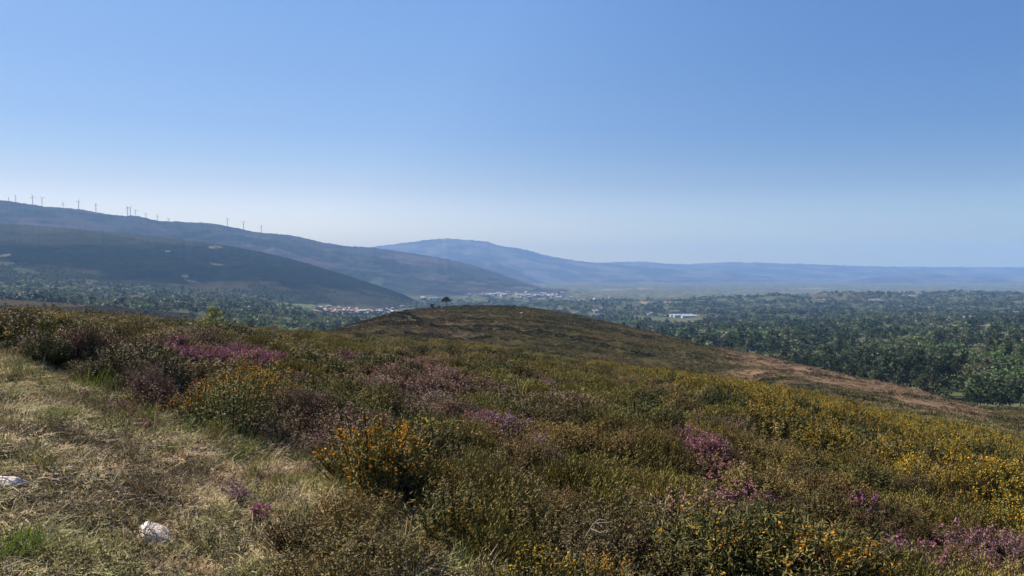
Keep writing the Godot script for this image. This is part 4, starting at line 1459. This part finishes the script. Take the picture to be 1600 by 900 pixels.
# ------------------------------------------------------------------ single things
func rock_mesh(size: Vector3, sd: int, cut: int) -> ArrayMesh:
	var st := SurfaceTool.new()
	var sp := SphereMesh.new()
	sp.radial_segments = 28; sp.rings = 16; sp.radius = 1.0; sp.height = 2.0
	st.create_from(sp, 0)
	var arr := st.commit_to_arrays()
	var v: PackedVector3Array = arr[Mesh.ARRAY_VERTEX]
	var r := RandomNumberGenerator.new()
	r.seed = sd
	var planes := []
	for i in cut:
		var a := r.randf() * TAU; var y := r.randf_range(-0.6, 1.0)
		planes.append([Vector3(cos(a) * sqrt(1 - y * y), y, sin(a) * sqrt(1 - y * y)), r.randf_range(0.52, 0.85)])
	var nz := noise(sd, 0.5, 3)
	for i in v.size():
		var p := v[i]
		for q in planes:
			var over: float = p.dot(q[0]) - q[1]
			if over > 0.0: p -= q[0] * over
		p *= 1.0 + 0.07 * nz.get_noise_3dv(p)
		v[i] = p * size
	arr[Mesh.ARRAY_VERTEX] = v
	arr[Mesh.ARRAY_NORMAL] = null
	arr[Mesh.ARRAY_TANGENT] = null
	var m := ArrayMesh.new()
	m.add_surface_from_arrays(Mesh.PRIMITIVE_TRIANGLES, arr)
	return m

func crest(px: float, share: float) -> Vector3:
	var u := (px - 800.0) / F
	var d := at(g_dh, ui(u)) * share
	return Vector3(u * d, gh(u * d, -d), -d)

func build_details() -> void:
	# white quartz stones on the verge
	var quartz := StandardMaterial3D.new()
	var g := Gradient.new()
	g.set_color(0, Color(0.50, 0.42, 0.36)); g.set_color(1, Color(0.86, 0.83, 0.79))
	g.add_point(0.45, Color(0.78, 0.73, 0.69))
	var t := NoiseTexture2D.new()
	t.width = 256; t.height = 256; t.seamless = true; t.noise = noise(5, 40.0, 5); t.color_ramp = g
	quartz.albedo_texture = t
	quartz.uv1_triplanar = true
	quartz.uv1_scale = Vector3.ONE * 3.0
	quartz.roughness = 0.7
	quartz.heightmap_enabled = true
	quartz.heightmap_texture = t
	quartz.heightmap_scale = 0.6
	var p := hit(236, 850, 0.0)
	var s := thing("stone", p + Vector3(0, 0.025, 0), -0.35)
	part("rock_face", rock_mesh(Vector3(0.19, 0.075, 0.12), 8, 18), quartz, s)
	s.rotation.z = -0.32
	part("chip", rock_mesh(Vector3(0.045, 0.035, 0.035), 12, 8), quartz, s).position = Vector3(-0.165, -0.03, 0.05)
	tag(s, "angular white quartz stone lying in the mown grass at the bottom left", "stone")
	p = hit(8, 760, 0.0)
	s = thing("stone", p + Vector3(0, 0.03, 0), -0.1)
	part("rock_face", rock_mesh(Vector3(0.22, 0.032, 0.08), 21, 12), quartz, s)
	s.rotation.z = -0.06
	tag(s, "flat pale stone in the grass cut off by the left picture edge", "stone")
	# pale boulder on the hill top
	p = hit(815, 489, 0.3, 250.0)
	s = thing("boulder", p, 0.4)
	part("rock_face", rock_mesh(Vector3(1.0, 0.65, 0.8), 33, 9), plain(Color(0.24, 0.2, 0.15)), s)
	tag(s, "small pale boulder on the right of the hill top", "boulder")
	# the lone pine and its neighbours on the hill top
	var pine_leaf := leaf_mat(lin(0.022, 0.03, 0.014), 0.25)
	p = crest(697, 0.98)
	var blobs := []
	for q in [[0.0, 5.0, 1.7, 1.25], [-1.3, 4.7, 1.3, 1.0], [1.4, 4.7, 1.4, 1.0], [2.3, 4.2, 0.9, 0.6], [-0.5, 5.9, 1.2, 0.8], [0.7, 5.8, 1.2, 0.8], [-2.1, 4.3, 0.8, 0.6], [0.2, 4.1, 1.2, 0.8]]:
		blobs.append([Vector3(q[0], q[1], rng.randf_range(-0.7, 0.7)), Vector3(q[2], q[3], q[2])])
	s = thing("pine_tree", p, 0.0)
	s.scale = Vector3.ONE * 0.84
	part("crown", crown_mesh(blobs, 150, 0.40, 0.0), pine_leaf, s)
	part("trunk", trunk_mesh(5.0, 0.36, 0.25, 6, 1.3), M.bark, s)
	tag(s, "lone dark pine with a bare trunk and flat crown on the hill top", "tree")
	p = crest(676, 0.97)
	s = thing("shrub", p, 0.0)
	blobs = []
	for i in 6: blobs.append([Vector3(rng.randf_range(-0.8, 0.8), rng.randf_range(0.5, 1.7), rng.randf_range(-0.6, 0.6)), Vector3(0.7, 0.7, 0.7)])
	part("foliage", crown_mesh(blobs, 40, 0.4, 0.2), pine_leaf, s)
	part("trunk", trunk_mesh(1.2, 0.08, 0.1, 3, 0.4), M.bark, s)
	tag(s, "round dark shrub left of the lone pine on the hill top", "shrub")
	p = crest(764, 1.0)
	s = thing("small_tree", p, 0.0)
	part("crown", crown_mesh([[Vector3(0, 2.4, 0), Vector3(0.75, 0.6, 0.75)], [Vector3(0.2, 2.9, 0), Vector3(0.4, 0.4, 0.4)]], 40, 0.35, 0.2), pine_leaf, s)
	part("trunk", trunk_mesh(2.3, 0.07, 0.1, 3, 0.3), M.bark, s)
	tag(s, "tiny dark tree at the highest point of the hill", "tree")
	# bushes and trees along the hill's right skyline
	for q in [[1142, 543, 2.2, "largest round dark tree on the skyline of the hill's right slope"], [997, 517, 0.9, "small dark bush on the hill's right skyline below the greenhouses"], [974, 510, 0.7, "smallest dark bush on the hill's right skyline"], [1076, 533, 1.3, "dark bush on the skyline halfway down the hill's right slope"], [1098, 537, 1.2, "dark bush left of the largest round tree on the hill's right skyline"], [804, 481, 0.5, "low dark bush on the hill top beside the boulder"]]:
		var k: float = q[2]
		p = crest(q[0], 0.99)
		s = thing("round_tree" if k > 1.0 else "shrub", p, rng.randf() * TAU)
		blobs = []
		for i in 8: blobs.append([Vector3(rng.randf_range(-0.9, 0.9), rng.randf_range(0.7, 2.1), rng.randf_range(-0.9, 0.9)) * k, Vector3(0.7, 0.6, 0.7) * k])
		part("crown" if k > 1.0 else "foliage", crown_mesh(blobs, 40, 0.35 * sqrt(k), 0.2), pine_leaf, s)
		part("trunk", trunk_mesh(1.5 * k, 0.1 * k, 0.1, 3, 0.4), M.bark, s)
		tag(s, q[3], "tree" if k > 1.0 else "shrub")
	# pale leafy shrub standing out of the heath on the left
	p = hit(322, 528, 0.0)
	s = thing("leafy_shrub", p, 0.0)
	blobs = []
	for q in [[0.25, 0.75, 0.26], [0.05, 0.6, 0.25], [0.45, 0.68, 0.22], [-0.25, 0.45, 0.25], [-0.5, 0.35, 0.18], [0.2, 0.95, 0.14], [0.0, 0.35, 0.3], [-0.75, 0.42, 0.14]]:
		blobs.append([Vector3(q[0], q[1], rng.randf_range(-0.15, 0.15)) * 1.0, Vector3.ONE * q[2] * 1.0])
	part("foliage", crown_mesh(blobs, 60, 0.10, 0.4), leaf_mat(lin(0.24, 0.25, 0.095), 0.6), s)
	part("stems", trunk_mesh(0.9, 0.02, 0.2, 6, 0.4), M.bark, s).set_meta("kind", "stuff")
	tag(s, "pale yellow green leafy shrub beside the magenta heather on the left", "shrub")
	# tussocks
	var green_blade := leaf_mat(lin(0.14, 0.19, 0.045), 0.7)
	var dark_blade := leaf_mat(lin(0.075, 0.11, 0.045), 0.5)
	var pale_blade := leaf_mat(lin(0.36, 0.31, 0.15), 0.6)
	for q in [[10, 868, 220, 0.40, 0.07, 0.19, green_blade, "bright green grass tuft at the bottom left corner"], [388, 722, 80, 0.35, 0.10, 0.24, dark_blade, "dark green grass tuft in the mown grass beside bare soil"], [150, 607, 50, 0.5, 0.15, 0.4, green_blade, "fresh green grass fringe below the dark bushes on the left"], [162, 655, 50, 0.3, 0.08, 0.18, green_blade, "small green grass tuft beside the magenta heather in the mown grass"], [200, 630, 60, 0.5, 0.12, 0.3, green_blade, "green grass fringe where the bushes meet the mown grass"],
		[1490, 672, 60, 0.6, 0.5, 1.1, pale_blade, "pale dry grass tussock standing on the right brow"], [1550, 684, 26, 0.5, 0.6, 1.2, pale_blade, "sparse pale grass stalks near the right picture edge"], [1415, 655, 30, 0.5, 0.4, 0.8, pale_blade, "small pale grass tussock left of the tall one on the right brow"], [1240, 610, 40, 0.7, 0.4, 0.8, pale_blade, "pale grass tips above the yellow gorse"], [700, 532, 30, 0.8, 0.5, 1.0, pale_blade, "pale grass tips on the brow in front of the hill"],
		[590, 560, 40, 0.8, 0.35, 0.7, pale_blade, "short pale grass tussock left on the brow"], [805, 640, 24, 0.4, 0.3, 0.7, pale_blade, "thin grass tussock in the middle of the heath"]]:
		s = thing("grass_tussock", hit(q[0], q[1], 0.0), rng.randf() * TAU)
		part("blades", blades(q[2], q[3], q[4], q[5], 0.008 if q[5] < 0.5 else 0.014, 0.15, 0.7), q[6], s).set_meta("kind", "stuff")
		tag(s, q[7], "grass")
	# one tall stalk and dead twigs near the bottom middle
	p = hit(1025, 930, 0.0)
	s = thing("grass_stalk", p, 0.0)
	s.scale = Vector3(0.8, 0.62, 0.8)
	var b := MB.new()
	b.tube([Vector3(0, 0, 0), Vector3(0.03, 0.45, 0), Vector3(0.075, 0.82, 0)], [0.004, 0.003, 0.002], 5, Color(1, 1, 1))
	part("stem", b.mesh(), pale_blade, s)
	b = MB.new()
	b.tube([Vector3(0.075, 0.82, 0), Vector3(0.08, 0.87, 0), Vector3(0.088, 0.93, 0)], [0.003, 0.006, 0.001], 5, Color(1, 1, 1))
	part("seed_head", b.mesh(), pale_blade, s)
	tag(s, "single tall dry grass stalk at the bottom middle", "grass stalk")
	var dead := plain(Color(0.27, 0.22, 0.17), 0.9)
	for q in [[1010, 800, 0.0, "bent pale dead branch lying on the heath in the bottom middle"], [930, 830, 1.2, "forked grey dead branch left of the tall grass stalk"], [1275, 835, 2.2, "thin dead branch among the heather at the lower right"]]:
		p = hit(q[0], q[1], 0.35)
		s = thing("dead_branch", p + Vector3(0, 0.36, 0), q[2])
		b = MB.new()
		b.tube([Vector3(-0.22, 0.0, 0), Vector3(-0.1, 0.05, 0.02), Vector3(0.02, 0.045, 0.03), Vector3(0.1, -0.05, 0.06), Vector3(0.11, -0.2, 0.08)], [0.0012, 0.0022, 0.003, 0.003, 0.003], 5, Color(1, 1, 1))
		part("limb", b.mesh(), dead, s)
		for i in 5:
			b = MB.new()
			var o := Vector3(lerpf(-0.15, 0.08, i / 4.0), 0.035, 0.02)
			b.tube([o, o + Vector3(rng.randf_range(-0.08, 0.05), rng.randf_range(-0.03, 0.06), rng.randf_range(0, 0.08)), o + Vector3(rng.randf_range(-0.16, 0.1), rng.randf_range(-0.08, 0.08), rng.randf_range(0.03, 0.15))], [0.002, 0.0015, 0.001], 4, Color(1, 1, 1))
			part("twig", b.mesh(), dead, s)
		tag(s, q[3], "branch")
	# low flowering heather growing out of the mown grass
	for q in [[192, 642, "magenta"], [200, 650, "magenta"], [208, 657, "magenta"], [216, 664, "magenta"], [225, 671, "magenta"], [498, 868, "magenta"], [525, 878, "magenta"], [560, 886, "magenta"], [590, 894, "magenta"], [405, 817, "magenta"], [360, 776, "lilac"], [372, 782, "lilac"], [378, 790, "lilac"], [130, 618, "lilac"], [165, 640, "pink"]]:
		p = hit(q[0], q[1] + 4, 0.0)
		var c := heather_clump(0.2, 0.13, 30, 10, 0.018, 0.008, 0.7, 1.0, 0.4)
		s = thing("flowering_heather", p, rng.randf() * TAU)
		part("foliage", c[0], leaf_mat(lin(0.085, 0.075, 0.04), 0.5), s)
		part("stems", c[1], M.bark, s).set_meta("kind", "stuff")
		part("flowers", c[2], leaf_mat(FLOWER[q[2]].linear_to_srgb(), 0.7), s)
		var l: String = "low magenta heather in the line in front of the left bushes" if q[0] < 300 and q[2] == "magenta" else "low magenta heather in the line at the bottom edge of the verge" if q[0] > 450 else "single low magenta heather beside the mown path in the middle of the verge" if q[2] == "magenta" else "low lilac heather on the mown verge above the white stone" if q[0] > 300 else "small faded heather near the left bushes on the verge"
		tag(s, l, "heather", l)
